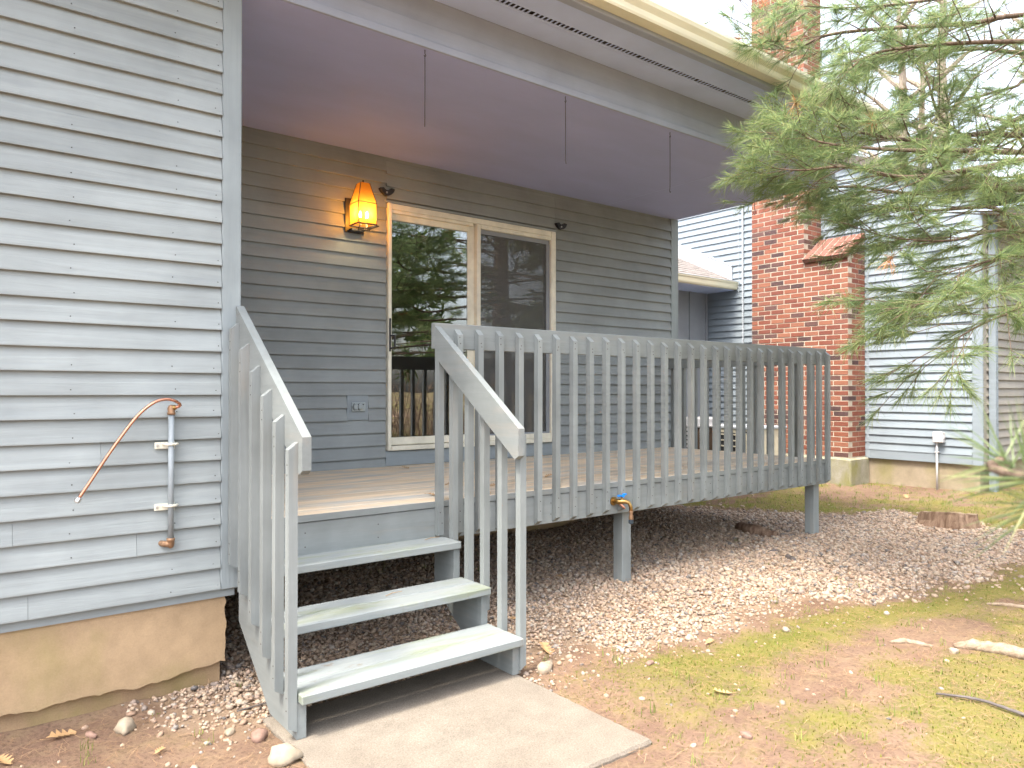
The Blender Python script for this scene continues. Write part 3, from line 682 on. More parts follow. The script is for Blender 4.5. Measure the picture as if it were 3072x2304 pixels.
# ---------------------------------------------------------------- lantern
def build_lantern():
    t = thing('wall_lantern', 'lit amber glass wall lantern with black edges beside the sliding door', 'lantern', (1.458, YP-0.02, 2.65))
    x0, x1, y0, y1 = 1.381, 1.535, 1.622, 1.776; zb, zm, zt = 2.667, 2.832, 2.992
    tx0, tx1, ty0, ty1 = 1.420, 1.496, 1.661, 1.737
    MB().box(1.375, 1.54, YP-0.032, YP-0.0175, 2.63, 2.90, 0.003).build('back_plate', 'black', t)
    MB().box(1.40, 1.515, y1+0.004, YP-0.032, 2.635, 2.655, 0.003).build('bracket', 'black', t)
    # panes
    lo = [(x0, y0), (x1, y0), (x1, y1), (x0, y1)]; hi = [(tx0, ty0), (tx1, ty0), (tx1, ty1), (tx0, ty1)]
    for i in range(4):
        j = (i+1) % 4
        MB().add([(*lo[i], zb), (*lo[j], zb), (*lo[j], zm), (*lo[i], zm)], [(0, 1, 2, 3)]).build('pane', 'amber', t)
        MB().add([(*lo[i], zm), (*lo[j], zm), (*hi[j], zt), (*hi[i], zt)], [(0, 1, 2, 3)]).build('sloping_pane', 'amber', t)
    MB().add([(*p, zt) for p in hi], [(0, 1, 2, 3)]).build('top_pane', 'amber', t)
    fr = MB()
    for i in range(4):
        j = (i+1) % 4
        fr.tube([(*lo[i], zb), (*lo[i], zm), (*hi[i], zt)], 0.0032, 6)
        fr.tube([(*lo[i], zm), (*lo[j], zm)], 0.003, 6); fr.tube([(*lo[i], zb), (*lo[j], zb)], 0.0055, 6)
    fr.box(x1-0.004, x1+0.020, y0-0.004, y1+0.004, zb-0.012, zb-0.004)
    fr.build('frame', 'black', t)
    MB().lathe((1.458, 1.699, zt), (0, 0, 1), [(0, 0.004), (0.012, 0.006), (0.02, 0.008), (0.028, 0.004)], 8).build('finial', 'black', t)
    for k, (bx, by) in enumerate(((1.425, 1.68), (1.470, 1.66), (1.50, 1.72))):
        MB().lathe((bx, by, 2.66), (0, 0, 1), [(0, 0.008), (0.06, 0.008)], 8).build('candle_sleeve', 'cream', t)
        MB().lathe((bx, by, 2.722), (0, 0, 1), [(0, 0.006), (0.012, 0.010), (0.028, 0.0095), (0.048, 0.002)], 10).build('bulb', 'bulb', t, True)
        ld = bpy.data.lights.new('candle_bulb', 'POINT'); ld.energy = 0.085; ld.color = (1.0, 0.60, 0.24); ld.shadow_soft_size = 0.012
        lo_ = bpy.data.objects.new('bulb_light', ld); C.objects.link(lo_); lo_.location = (bx, by, 2.79); attach(lo_, t)
    fr2 = MB()
    for bx, by in ((1.425, 1.68), (1.470, 1.66), (1.50, 1.72)): fr2.tube([(bx, by, 2.662), (bx+0.01, by+0.05, 2.650), (1.458, y1+0.01, 2.650)], 0.003, 6)
    fr2.build('candle_arm', 'black', t)
build_lantern()

# dark curved cradle brackets on the siding
def cradle(x, z, label):
    m = MB(); n = 14; v = []; f = []
    for i in range(n+1):
        a = math.pi*(1.05+0.92*i/n); r0, r1 = 0.030, 0.066
        cx, cz = math.cos(a), math.sin(a)
        w = 0.85+0.5*abs(i/n-0.5)
        for y in (YP-0.022, YP-0.060):
            v.append((x+cx*r0*w*1.05, y, z+0.03+cz*r0*0.75)); v.append((x+cx*r1*w*0.92, y, z+0.03+cz*r1))
    for i in range(n):
        a = i*4; b = a+4
        f += [(a, a+1, b+1, b), (a+2, b+2, b+3, a+3), (a+1, a+3, b+3, b+1), (a, b, b+2, a+2)]
    f += [(0, 2, 3, 1), (n*4, n*4+1, n*4+3, n*4+2)]
    t = thing('cradle_bracket', label, 'bracket', (x, YP-0.02, z), 'dark cradle brackets above the door')
    m.add(v, f).build('cradle', 'black', t)
    MB().lathe((x-0.008, YP-0.0605, z-0.012), (0, -1, 0), [(0, 0.009), (0.004, 0.007)], 8).build('screw', 'steel', t)
cradle(1.735, 3.005, 'small dark curved bracket on the siding just right of the lantern')
cradle(3.634, 2.985, 'small dark curved bracket on the siding above the door right corner')

# hanging wire hooks along the porch ceiling edge
for k, (x, y, zb, lab) in enumerate(((1.004, 0.030, 2.866, 'thin hanging wire with straight end, leftmost under the porch ceiling edge'), (2.069, 0.032, 2.86, 'thin hanging wire with bent tip, second from left under ceiling edge'),
        (3.130, 0.052, 2.852, 'thin hanging wire with small hook, third from left under ceiling edge'), (4.207, 0.058, 2.865, 'thin hanging wire with loop end against the brick chimney, rightmost of four'))):
    t = thing('hanging_wire', lab, 'wire hook', (x, y, zb), 'hanging wires along the porch ceiling edge')
    MB().tube([(x, y, ZC), (x, y, ZC-0.02), (x+0.006, y, ZC-0.03), (x, y, ZC-0.042), (x-0.005, y, ZC-0.03)], 0.0028, 6).build('screw_eye', 'wire', t)
    pts = [(x, y, ZC-0.04), (x+0.001, y, 3.1), (x, y, zb+0.04)]
    if k == 1: pts += [(x+0.002, y, zb+0.02), (x+0.006, y, zb)]
    elif k == 2: pts += [(x-0.004, y, zb+0.012), (x+0.002, y, zb), (x+0.008, y, zb+0.008)]
    elif k == 3: pts += [(x+0.006, y, zb+0.02), (x+0.016, y, zb), (x+0.004, y, zb-0.018), (x-0.012, y, zb-0.008), (x-0.010, y, zb+0.012)]
    else: pts += [(x, y, zb)]
    MB().tube(pts, 0.0026, 6).build('wire', 'wire', t)

# outlet with two flip lids
def build_outlet():
    t = thing('electrical_outlet', 'weatherproof double outlet with two flip lids on the porch siding', 'outlet', (1.494, YP-0.02, 1.25))
    y = YP-0.021
    MB().box(1.436, 1.553, y-0.014, y, 1.215, 1.288, 0.003).build('cover_plate', 'paint_x', t)
    for cx in (1.466, 1.508):
        MB().lathe((cx, y-0.0145, 1.2515), (0, -1, 0), [(0, 0.026), (0.010, 0.024), (0.014, 0.016)], 14).build('flip_lid', 'paint_x', t, False)
        MB().tube([(cx-0.014+0.006*math.sin(a)*0 - 0.012*math.sin(a), y-0.029, 1.2515+0.027*math.cos(a)) for a in np.linspace(0.1, 3.04, 9)], 0.0018, 5).build('lid_edge', 'nail', t)
        MB().box(cx+0.020, cx+0.030, y-0.020, y-0.0145, 1.268, 1.274).build('hinge', 'nail', t)
build_outlet()

# gas stub: painted pipe, straps, elbows and a bent copper tube on the left wall
def build_pipe():
    t = thing('gas_pipe', 'vertical grey pipe with curved copper tube on the left siding', 'pipe', (-0.318, 0.03, 0.68))
    x, y = -0.318, 0.035
    MB().tube([(x, y, 0.70), (x, y, 1.285)], 0.0125, 14).build('riser', 'galv', t, True)
    MB().lathe((x, y, 1.272), (0, 0, 1), [(0, 0.0175), (0.010, 0.0175), (0.012, 0.0155), (0.028, 0.0165), (0.038, 0.013), (0.044, 0.006)], 14).build('top_elbow', 'bronze', t, True)
    MB().lathe((x, y, 1.302), (0.75, -0.55, 0.1), [(0, 0.012), (0.018, 0.012), (0.022, 0.010)], 10).build('flare_nut', 'brass', t)
    P = [(x+0.014, y-0.012, 1.304), (x+0.030, y-0.022, 1.312), (x+0.026, y-0.030, 1.322), (x+0.004, y-0.036, 1.335), (-0.345, -0.002, 1.342), (-0.39, -0.006, 1.332), (-0.44, -0.008, 1.296), (-0.49, -0.008, 1.238), (-0.57, -0.006, 1.118), (-0.64, -0.004, 1.003), (-0.684, -0.002, 0.932)]
    # smooth the copper tube with a Catmull-Rom pass
    S = []
    for i in range(len(P)-1):
        p0, p1, p2, p3 = (Vector(P[max(i-1, 0)]), Vector(P[i]), Vector(P[i+1]), Vector(P[min(i+2, len(P)-1)]))
        for k in range(5):
            u = k/5; S.append(0.5*((2*p1)+(p2-p0)*u+(2*p0-5*p1+4*p2-p3)*u*u+(3*p1-p0-3*p2+p3)*u**3))
    S.append(Vector(P[-1]))
    MB().tube(S, 0.0068, 10).build('copper_tube', 'copper', t, True)
    d = (Vector(P[-1])-Vector(P[-2])).normalized()
    MB().lathe(Vector(P[-1])-d*0.004, d, [(0, 0.008), (0.004, 0.0125), (0.020, 0.0125), (0.024, 0.010)], 6).build('end_nut', 'steel', t)
    MB().lathe((x, y, 0.716), (0, 0, -1), [(0, 0.0175), (0.010, 0.0175), (0.012, 0.016), (0.026, 0.0165), (0.040, 0.012), (0.046, 0.005)], 14).build('bottom_elbow', 'bronze', t, True)
    MB().tube([(x-0.004, y, 0.69), (x-0.024, y+0.016, 0.69), (x-0.040, YW+0.002, 0.69)], [0.015, 0.014, 0.013], 12).build('wall_nipple', 'bronze', t)
    for z in (1.135, 0.858):
        s = MB().box(x-0.064, x+0.018, YW-0.030, YW-0.024, z-0.017, z+0.013, 0.001).build('strap_plate', 'strap', t)
        MB().lathe((x-0.052, YW-0.031, z-0.002), (0, -1, 0), [(0, 0.006), (0.004, 0.005)], 8).build('screw', 'steel', s)
        MB().tube([(x-0.030, YW-0.034, z+0.004), (x-0.020, y-0.008, z+0.004), (x, y-0.0165, z+0.004), (x+0.018, y-0.008, z+0.004), (x+0.030, YW-0.034, z+0.004)], 0.006, 8).build('pipe_clip', 'strap', t)
        MB().box(x+0.013, x+0.019, YW-0.034, YW-0.022, z-0.020, z+0.018).build('strap_tab', 'strap', t)
build_pipe()

# brass faucet with blue lever on the deck rim
def build_faucet():
    t = thing('garden_faucet', 'brass garden faucet with blue lever on the deck rim board', 'faucet', (2.50, 0.0, 0.62))
    c = Vector((2.480, 0.002, 0.632))
    MB().lathe(c, (0, -1, 0), [(0, 0.030), (0.006, 0.030), (0.008, 0.016), (0.030, 0.016)], 14).build('flange', 'brass', t, False)
    MB().tube([c+Vector((0, -0.02, 0.0)), c+Vector((0.004, -0.045, 0)), c+Vector((0.030, -0.075, 0.004)), c+Vector((0.050, -0.095, -0.004)), c+Vector((0.060, -0.103, -0.030)), c+Vector((0.062, -0.105, -0.062))], [0.017, 0.019, 0.015, 0.0135, 0.013, 0.0125], 12).build('spout', 'brass', t, True)
    e = c+Vector((0.062, -0.105, -0.058))
    MB().lathe(e, (0, 0, -1), [(0, 0.0155), (0.006, 0.016), (0.012, 0.0155), (0.013, 0.0115), (0.034, 0.0115), (0.036, 0.0155), (0.056, 0.0160), (0.060, 0.014)], 12).build('hose_thread', 'bronze', t)
    MB().lathe(e+Vector((0, 0, -0.062)), (0, 0, -1), [(0, 0.0165), (0.022, 0.017), (0.026, 0.013)], 12).build('end_cap', 'rubber', t)
    b = c+Vector((0.022, -0.062, 0.016))
    MB().lathe(b, (0, 0, 1), [(0, 0.008), (0.016, 0.008)], 8).build('stem', 'brass', t)
    b = b+Vector((0, 0, 0.018))
    MB().prism([(b.x-0.038, b.z+0.004), (b.x-0.014, b.z+0.004), (b.x, b.z-0.006), (b.x+0.012, b.z), (b.x+0.022, b.z+0.012), (b.x+0.036, b.z+0.012), (b.x+0.036, b.z+0.020), (b.x+0.016, b.z+0.020), (b.x+0.004, b.z+0.006), (b.x-0.012, b.z+0.014), (b.x-0.038, b.z+0.014)], 'y', b.y-0.009, b.y+0.009).build('lever', 'blue', t)
    MB().tube([c+Vector((0.012, -0.05, -0.014)), c+Vector((0.030, -0.065, -0.035)), c+Vector((0.040, -0.07, -0.046))], [0.010, 0.008, 0.006], 8).build('bleed_screw', 'copper', t)
build_faucet()

# ---------------------------------------------------------------- neighbour house
XN = 8.75
neigh = thing('neighbor_house', 'pale blue grey clapboard neighboring house wall beyond the deck', 'house', (11, 3, 0.1))
def build_neighbour():
    rise = 0.42
    ztop = lambda y: 3.72 + (min(y, 5.0-(y-5.0) if y > 5 else y)+0.5)*rise
    w = MB().prism([(-0.012, 0.48), (9.0, 0.48), (9.0, 4.3), (5.0, 6.0), (-0.012, 3.88)], 'x', XN, XN+0.15).build('gable_wall', 'neighbour_siding', neigh)
    cache = {}; k = 0; z = 0.598
    while z < 4.9:
        y0 = 0.088; zt = z+0.10
        if zt > 3.88: y0 = max(y0, (zt-3.88)/rise+0.02)
        L = round(6.0-y0, 2)
        if L not in cache: cache[L] = clap_mesh('clapboard', L, 'y', 'neighbour_siding', seg=6, seed=k)
        link('clapboard', cache[L], w, (XN, y0, z)); k += 1; z = 0.598+0.1017*k
    MB().box(XN-0.020, XN, 0.088, 6.0, 0.484, 0.606, 0.003).build('skirt_board', 'neighbour_siding', neigh)
    MB().box(XN-0.026, XN+0.0, -0.030, 0.086, 0.482, 3.75, 0.003).build('corner_board', 'neighbour_siding', neigh)
    MB().box(XN+0.0005, XN+0.09, -0.030, -0.0125, 0.482, 3.6, 0.003).build('corner_board', 'neighbour_front_sunwarm', neigh)
    MB().box(XN-0.024, XN, 1.340, 1.375, 0.49, 3.45, 0.002).build('trim_strip', 'neighbour_siding', neigh)
    MB().box(XN-0.024, XN, 1.955, 1.990, 3.46, 4.5, 0.002).build('trim_strip', 'neighbour_siding', neigh)
    # wall facing the yard
    w2 = MB().box(XN+0.0, 16, -0.012, 0.12, 0.48, 3.60).build('yard_wall', 'neighbour_front_sunwarm', neigh)
    me = clap_mesh('clapboard', 4.0, 'x', 'neighbour_front_sunwarm', seg=4)
    for k in range(30): link('clapboard', me, w2, (XN+0.091, -0.012, 0.50+0.1017*k))
    f = MB(); f.box(XN+0.02, XN+0.3, 0.02, 9, -0.2, 0.480); f.box(XN+0.301, 16, 0.02, 0.3, -0.2, 0.479)
    f.build('foundation', 'foundation', neigh)
    # roof with overhang, soffit, gutter on the yard side
    rf = [(-0.60, 3.70), (5.0, 3.70+5.6*rise), (9.6, 4.1), (9.6, 3.98), (5.0, 3.58+5.6*rise), (-0.60, 3.58)]
    MB().prism(rf, 'x', XN-0.10, 16.2).build('roof', 'roof', neigh)
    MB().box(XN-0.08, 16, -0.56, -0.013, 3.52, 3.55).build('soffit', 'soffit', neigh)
    MB().box(XN-0.10, 16, -0.62, -0.565, 3.46, 3.62, 0.004).build('fascia', 'frieze', neigh)
    MB().box(XN-0.10, 16, -0.74, -0.625, 3.50, 3.62, 0.01).build('gutter', 'gutter', neigh)
    MB().box(8.885, 8.975, -0.112, -0.032, 0.16, 3.5, 0.008).build('downspout', 'neighbour_siding', neigh)
    m = MB(); m.box(8.925, 8.931, -0.1150, -0.1122, 0.17, 3.49); m.box(8.948, 8.953, -0.1150, -0.1122, 0.17, 3.49); m.build('downspout_ribs', 'neighbour_siding', neigh)
    # low connecting wing with shingled roof behind the porch
    lw = MB().box(5.45, XN-0.001, 3.976, 4.1, 0.1, 3.10).build('wing_wall', 'hatch', neigh)
    for x in np.arange(5.8, 8.7, 0.41): MB().box(float(x), float(x)+0.04, 3.955, 3.9755, 0.1, 3.0).build('batten', 'hatch', lw)
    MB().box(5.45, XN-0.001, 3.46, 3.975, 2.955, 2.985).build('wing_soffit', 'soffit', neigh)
    gut = [(3.46, 2.965), (3.405, 2.965), (3.392, 2.99), (3.385, 3.04), (3.370, 3.060), (3.370, 3.078), (3.46, 3.078)]
    MB().prism(gut, 'x', 5.42, XN-0.03).build('wing_gutter', 'gutter', neigh)
    MB().box(5.42, XN-0.03, 3.365, 3.40, 3.079, 3.088, 0.002).build('gutter_lip', 'white_board', neigh)
    sl = 0.474; nrow = 17
    rf = MB().prism([(3.42, 3.085), (5.6, 3.085+2.18*sl), (5.6, 3.02+2.18*sl), (3.47, 3.03)], 'x', 5.42, XN-0.002).build('wing_roof', 'shingle', neigh)
    rr = random.Random(4); sm = MB()
    for r in range(nrow):
        y = 3.42+r*0.125; x = 5.43 - rr.uniform(0, .2)
        while x < XN-0.05:
            x2 = min(x+rr.choice((0.13, 0.17, 0.22)), XN-0.03); a = max(x, 5.43)
            if x2 > a+0.02:
                z = lambda yy: 3.085+(yy-3.42)*sl
                t = 0.005+rr.choice((0, 0.004))
                sm.add([(a, y, z(y)+0.002), (x2-.003, y, z(y)+0.002), (x2-.003, y, z(y)+0.002+t), (a, y, z(y)+0.002+t), (a, y+0.13, z(y+.13)+0.002), (x2-.003, y+0.13, z(y+.13)+0.002)], [(0, 1, 2, 3), (3, 2, 5, 4), (0, 3, 4), (1, 5, 2)])
            x = x2
    kind(sm.build('shingles', 'shingle', neigh), 'stuff')
    MB().prism([(3.49, 3.110), (5.6, 3.110+2.11*sl), (5.6, 3.338+2.11*sl), (3.49, 3.338)], 'x', XN-0.05, XN-0.021).build('step_flashing', 'white_board', neigh)
    MB().prism([(3.485, 3.338), (5.6, 3.338+2.115*sl), (5.6, 3.356+2.115*sl), (3.485, 3.356)], 'x', XN-0.058, XN-0.0205).build('flashing_cap', 'white_board', neigh)
build_neighbour()

def build_chimney():
    ch = thing('brick_chimney', 'tall red brick chimney with sloped shoulder against the pale wall', 'chimney', (8.5, 2.1, 0.15))
    X0, X1 = 8.28, XN-0.022; Y0, Y1, YU = 1.391, 2.845, 2.012; Z0, ZL = 0.512, 3.150; CH = 0.0677
    MB().box(8.245, XN+0.0, 1.348, 2.89, -0.1, 0.495, 0.02).build('footing', 'footing', ch)
    core = MB(); core.box(X0+0.0035, X1, Y0+0.0035, Y1-0.0035, 0.495, ZL+0.02); core.box(X0+0.0035, X1, YU+0.0035, Y1-0.0035, ZL+0.02, 7.4)
    core.prism([(X0+0.01, ZL), (X1, ZL), (X1, 3.46)], 'y', Y0+0.007, YU+0.01)
    core.build('mortar_core', 'mortar', ch)
    items = []   # (kind, x, y, z, lx, ly)
    rr = random.Random(9)
    def course(z, ya, odd):
        L = Y1-ya; n = round(L/0.2085)
        if not odd:      # stretchers begin at the corner on the wide face
            p = L/n
            for i in range(n): items.append((X0, ya+i*p+0.005, z, 0.092, p-0.013, 'f'))
            d = (X1-X0-0.102)/2
            for i in range(2): items.append((X0+0.102+i*d+0.005, ya, z, d-0.010, 0.092, 's'))
        else:
            items.append((X0, ya+0.0, z, 0.2, 0.092, 'f'))
            q = ya+0.102; p = 0.2077; y = q
            while y < Y1-0.03:
                e = min(y+p, Y1); items.append((X0, y+0.005, z, 0.092, e-y-0.013, 'f')); y = e
            items.append((X0+0.21, ya, z, X1-X0-0.21-0.005, 0.092, 's')) if False else [items.append((X0+0.21+i*0.1195+0.003, ya, z, 0.1095, 0.092, 's')) for i in range(2)]
    z = Z0; k = 0
    while z < ZL-0.02: course(z, Y0, k % 2); z += CH; k += 1
    zu = z
    while z < 7.35: course(z, YU, k % 2); z += CH; k += 1
    for i in range(4):
        zz = zu+i*CH; xs = X0+0.05+(zz+CH-ZL)/0.31*0.44
        if X1-xs > 0.06: items.append((xs, Y0, zz, X1-xs-0.005, 0.092, 's'))
    def key(it):
        c = Vector((it[0], it[1], it[2])); return (0 if (it[5] == 'f' and it[2] < 3.9) else 1, (c-CAM).length)
    items.sort(key=key)
    cache = {}; rest = MB()
    for i, (x, y, z, lx, ly, fc) in enumerate(items):
        jx, jy = rr.uniform(-.002, .0015), rr.uniform(-.001, .001)
        if i < 292:
            kk = (round(lx, 3), round(ly, 3))
            if kk not in cache: cache[kk] = MB().box(0, lx, 0, ly, 0, CH-0.0125, 0.0025).mesh('brick', 'brick')
            link('brick', cache[kk], ch, (x+jx, y+jy if fc == 's' else y, z+rr.uniform(-.001, .001)))
        else:
            rest.box(x+(jx if fc == 'f' else 0), x+lx, y+(jx if fc == 's' else 0), y+ly, z, z+CH-0.0125)
    kind(rest.build('brickwork', 'brick_i', ch), 'stuff')
    # sloped shoulder of bricks laid on edge
    n = 6; wdt = (YU-Y0+0.02)/n; a = Vector((X0-0.035, 0, ZL-0.012)); b = Vector((X1+0.0, 0, 3.468)); d = (b-a).normalized(); nrm = Vector((-d.z, 0, d.x))
    for i in range(n):
        y0 = Y0-0.015+i*wdt; y1 = y0+wdt-0.015
        p = [a, b, b+nrm*0.055, a+nrm*0.055]
        MB().prism([(q.x, q.z) for q in p], 'y', y0, y1).build('shoulder_brick', 'brick_dark', ch)
    MB().prism([(q.x, q.z) for q in (a+d*0.012+nrm*0.004, b, b+nrm*0.05, a+d*0.012+nrm*0.05)], 'y', Y0-0.010, YU+0.002).build('shoulder_mortar', 'mortar', ch)
build_chimney()

def build_box():
    t = thing('junction_box', 'grey plastic electrical box on a conduit against the neighboring foundation', 'electrical box', (8.68, 0.455, 0.1))
    MB().box(8.655, 8.727, 0.392, 0.512, 0.742, 0.872, 0.006).build('enclosure', 'plastic', t)
    MB().box(8.648, 8.6545, 0.398, 0.506, 0.748, 0.866, 0.002).build('lid', 'plastic', t)
    MB().box(8.66, 8.70, 0.380, 0.3915, 0.79, 0.82, 0.001).build('latch', 'plastic', t)
    MB().tube([(8.690, 0.474, 0.09), (8.690, 0.474, 0.745)], 0.013, 12).build('conduit', 'plastic', t, True)
    MB().box(8.672, 8.7285, 0.452, 0.496, 0.615, 0.628).build('conduit_clip', 'plastic', t)
    MB().lathe((8.69, 0.43, 0.872), (0, 0, 1), [(0, 0.006), (0.012, 0.006)], 8).build('top_screw', 'plastic', t)
build_box()
t = thing('wall_conduit', 'thin grey vertical conduit and chain left of the brick chimney', 'conduit', (8.7, 3.29, 0.4))
MB().tube([(8.713, 3.295, 0.2), (8.713, 3.295, 4.6)], 0.014, 10).build('conduit_pipe', 'white_board', t)
mm = MB()
for i in range(26):
    z = 4.3-i*0.055; a = i % 2
    mm.tube([(8.69+(0.010*math.cos(q) if a else 0), 3.355+(0 if a else 0.010*math.cos(q)), z+0.026*math.sin(q)) for q in np.linspace(0, 2*math.pi, 9)], 0.0022, 5)
mm.build('chain', 'white_board', t)

# air conditioners seen through the railing
def build_ac():
    t = thing('air_conditioner', 'grey air conditioning unit with dark rusty panels behind the railing', 'air conditioner', (7.7, 3.4, 0.15))
    x0, x1, y0, y1 = 7.35, 8.05, 3.02, 3.72
    MB().box(x0, x1, y0, y1, 0.17, 0.86, 0.02).build('cabinet', 'rust', t)
    MB().box(x0-0.012, x1+0.012, y0-0.012, y1+0.012, 0.861, 0.892, 0.008).build('top_rim', 'ac_grey', t)
    MB().lathe(((x0+x1)/2, (y0+y1)/2, 0.8925), (0, 0, 1), [(0, 0.31), (0.085, 0.31), (0.10, 0.29)], 20).build('fan_shroud', 'ac_grey', t, False)
    MB().box(x0-0.006, x0+0.01, y1-0.04, y1+0.006, 0.17, 0.86).build('corner_post', 'ac_grey', t)
    MB().box(x0-0.006, x0+0.02, y0-0.006, y0+0.035, 0.17, 0.86).build('corner_post', 'ac_grey', t)
    s = MB()
    MB().box(x0-0.004, x0-0.0005, y0+0.22, y0+0.38, 0.20, 0.855).build('grille_panel', 'ac_grey', t)
    for i in range(10): MB().box(x0-0.009, x0-0.0045, y0+0.225, y0+0.375, 0.25+i*0.06, 0.27+i*0.06).build('louver', 'ac_dark', t)
    MB().box(x0-0.05, x1+0.05, y0-0.05, y1+0.05, 0.05, 0.169, 0.01).build('pad', 'foundation', t)
    t = thing('air_conditioner', 'beige louvered air conditioning unit in front of the brick chimney', 'air conditioner', (7.6, 2.45, 0.15))
    x0, x1, y0, y1 = 7.28, 8.0, 2.12, 2.72
    MB().box(x0, x1, y0, y1, 0.17, 0.87, 0.01).build('cabinet', 'ac_beige', t)
    MB().box(x0-0.012, x1+0.012, y0-0.012, y1+0.012, 0.871, 0.905, 0.006).build('top_cover', 'white_board', t)
    MB().box(x0-0.004, x0-0.0005, y0+0.30, y1-0.03, 0.22, 0.82).build('coil', 'ac_dark', t)
    for i in range(8): MB().box(x0-0.012, x0-0.0045, y0+0.29, y1-0.02, 0.24+i*0.078, 0.256+i*0.078).build('louver', 'ac_beige', t)
    for i in range(6): MB().box(x0-0.006, x0-0.0005, y0+0.02, y0+0.27, 0.22+i*0.10, 0.29+i*0.10, 0.001).build('ribbed_panel', 'ac_beige', t)
    MB().box(x0-0.006, x0-0.0005, y0+0.02, y0+0.27, 0.825, 0.845).build('badge_strip', 'ac_dark', t)
    MB().box(x0-0.05, x1+0.05, y0-0.05, y1+0.05, 0.05, 0.169, 0.01).build('pad', 'foundation', t)
build_ac()

# ---------------------------------------------------------------- ground cover
ICO_V = []; 
def ico():
    bm = bmesh.new(); bmesh.ops.create_icosphere(bm, subdivisions=1, radius=1.0)
    v = np.array([x.co[:] for x in bm.verts]); f = np.array([[y.index for y in x.verts] for x in bm.faces]); bm.free(); return v, f
IV, IF = ico()
def stones(name, pts, sizes, sink=0.35, rg=rng):
    n = len(pts); k = len(IV)
    d = IV[None]*(1+rg.uniform(-.16, .16, (n, k, 1)))
    ax = np.stack([rg.uniform(0.75, 1.45, n), rg.uniform(0.75, 1.15, n), rg.uniform(0.5, 0.85, n)], 1)
    d = d*ax[:, None, :]
    a = rg.uniform(0, 6.283, n); t = rg.normal(0, 0.30, n); ca, sa, ct, s_ = np.cos(a), np.sin(a), np.cos(t), np.sin(t)
    x, y, z = d[..., 0], d[..., 1], d[..., 2]
    x, z = x*ct[:, None]-z*s_[:, None], x*s_[:, None]+z*ct[:, None]
    x, y = x*ca[:, None]-y*sa[:, None], x*sa[:, None]+y*ca[:, None]
    d = np.stack([x, y, z], -1)*sizes[:, None, None]
    V = d + pts[:, None, :]; V[..., 2] += (sizes*ax[:, 2]*(1-2*sink))[:, None]
    F = IF[None] + (np.arange(n)*k)[:, None, None]
    return V.reshape(-1, 3), F.reshape(-1, 3)
def scatter(n, x0, x1, y0, y1, prob):
    x = rng.uniform(x0, x1, n); y = rng.uniform(y0, y1, n); k = (rng.random(n) < prob(x, y)) & ~under_house(x, y)
    return x[k], y[k]
def build_gravel():
    x, y = scatter(135000, -0.5, 6.9, -1.9, 1.95, lambda x, y: np.maximum(gravel_mask(x, y)**1.8*np.where((fbm(x+9, y, 2.1) > 0.30), 1.0, 0.6), np.where(poly_sd(x, y, GP) > -0.35, 0.02, 0.003)))
    far = np.hypot(x-CAM.x, y-CAM.y)
    z = ground_h(x, y) + rng.uniform(-0.004, 0.012, len(x))*gravel_mask(x, y)
    s = rng.gamma(5, 0.00160, len(x)).clip(0.0045, 0.020) * np.where(far > 5, 1.15, 1.0)
    V, F = stones('gravel', np.stack([x, y, z], 1), s)
    o = link('gravel', fast_mesh('gravel', V, F, 'stones', True)); kind(o, 'stuff'); o['label'] = 'bed of pale rounded gravel under and in front of the deck'; o['category'] = 'gravel'
    # loose small stones near the left foundation and on the bare soil
    x, y = scatter(1800, -1.5, 6.5, -2.8, 0.1, lambda x, y: np.where((x < 0.0) & (y > -1.2), 0.30, 0.10)*(1-gravel_mask(x, y)))
    s = rng.gamma(3, 0.0028, len(x)).clip(0.003, 0.020)
    V, F = stones('pebbles', np.stack([x, y, ground_h(x, y)], 1), s)
    o = link('pebbles', fast_mesh('pebbles', V, F, 'stones', True)); kind(o, 'stuff'); o['label'] = 'small loose pebbles scattered over the bare soil'; o['category'] = 'pebbles'
build_gravel()
def blades(x, y, z, L, w, ang, lean, bend=0.3):
    """one bent blade each: 5 verts, 3 triangles"""
    dx, dy = np.cos(ang), np.sin(ang); px, py = -dy*w/2, dx*w/2
    h = np.cos(lean)*L; o = np.sin(lean)*L
    def row(t, ws): return np.stack([x+dx*o*t**1.4, y+dy*o*t**1.4, z+h*(t-bend*0.4*t*t)], -1), np.stack([px*ws, py*ws, 0*px], -1)
    b0, s0 = row(0.0, 1.0); b1, s1 = row(0.55, 0.8); b2, s2 = row(1.0, 0.1)
    V = np.stack([b0-s0, b0+s0, b1-s1, b1+s1, b2], 1)
    F = np.array([(0, 1, 3), (0, 3, 2), (2, 3, 4)])[None] + (np.arange(len(x))*5)[:, None, None]
    return V.reshape(-1, 3), F.reshape(-1, 3)
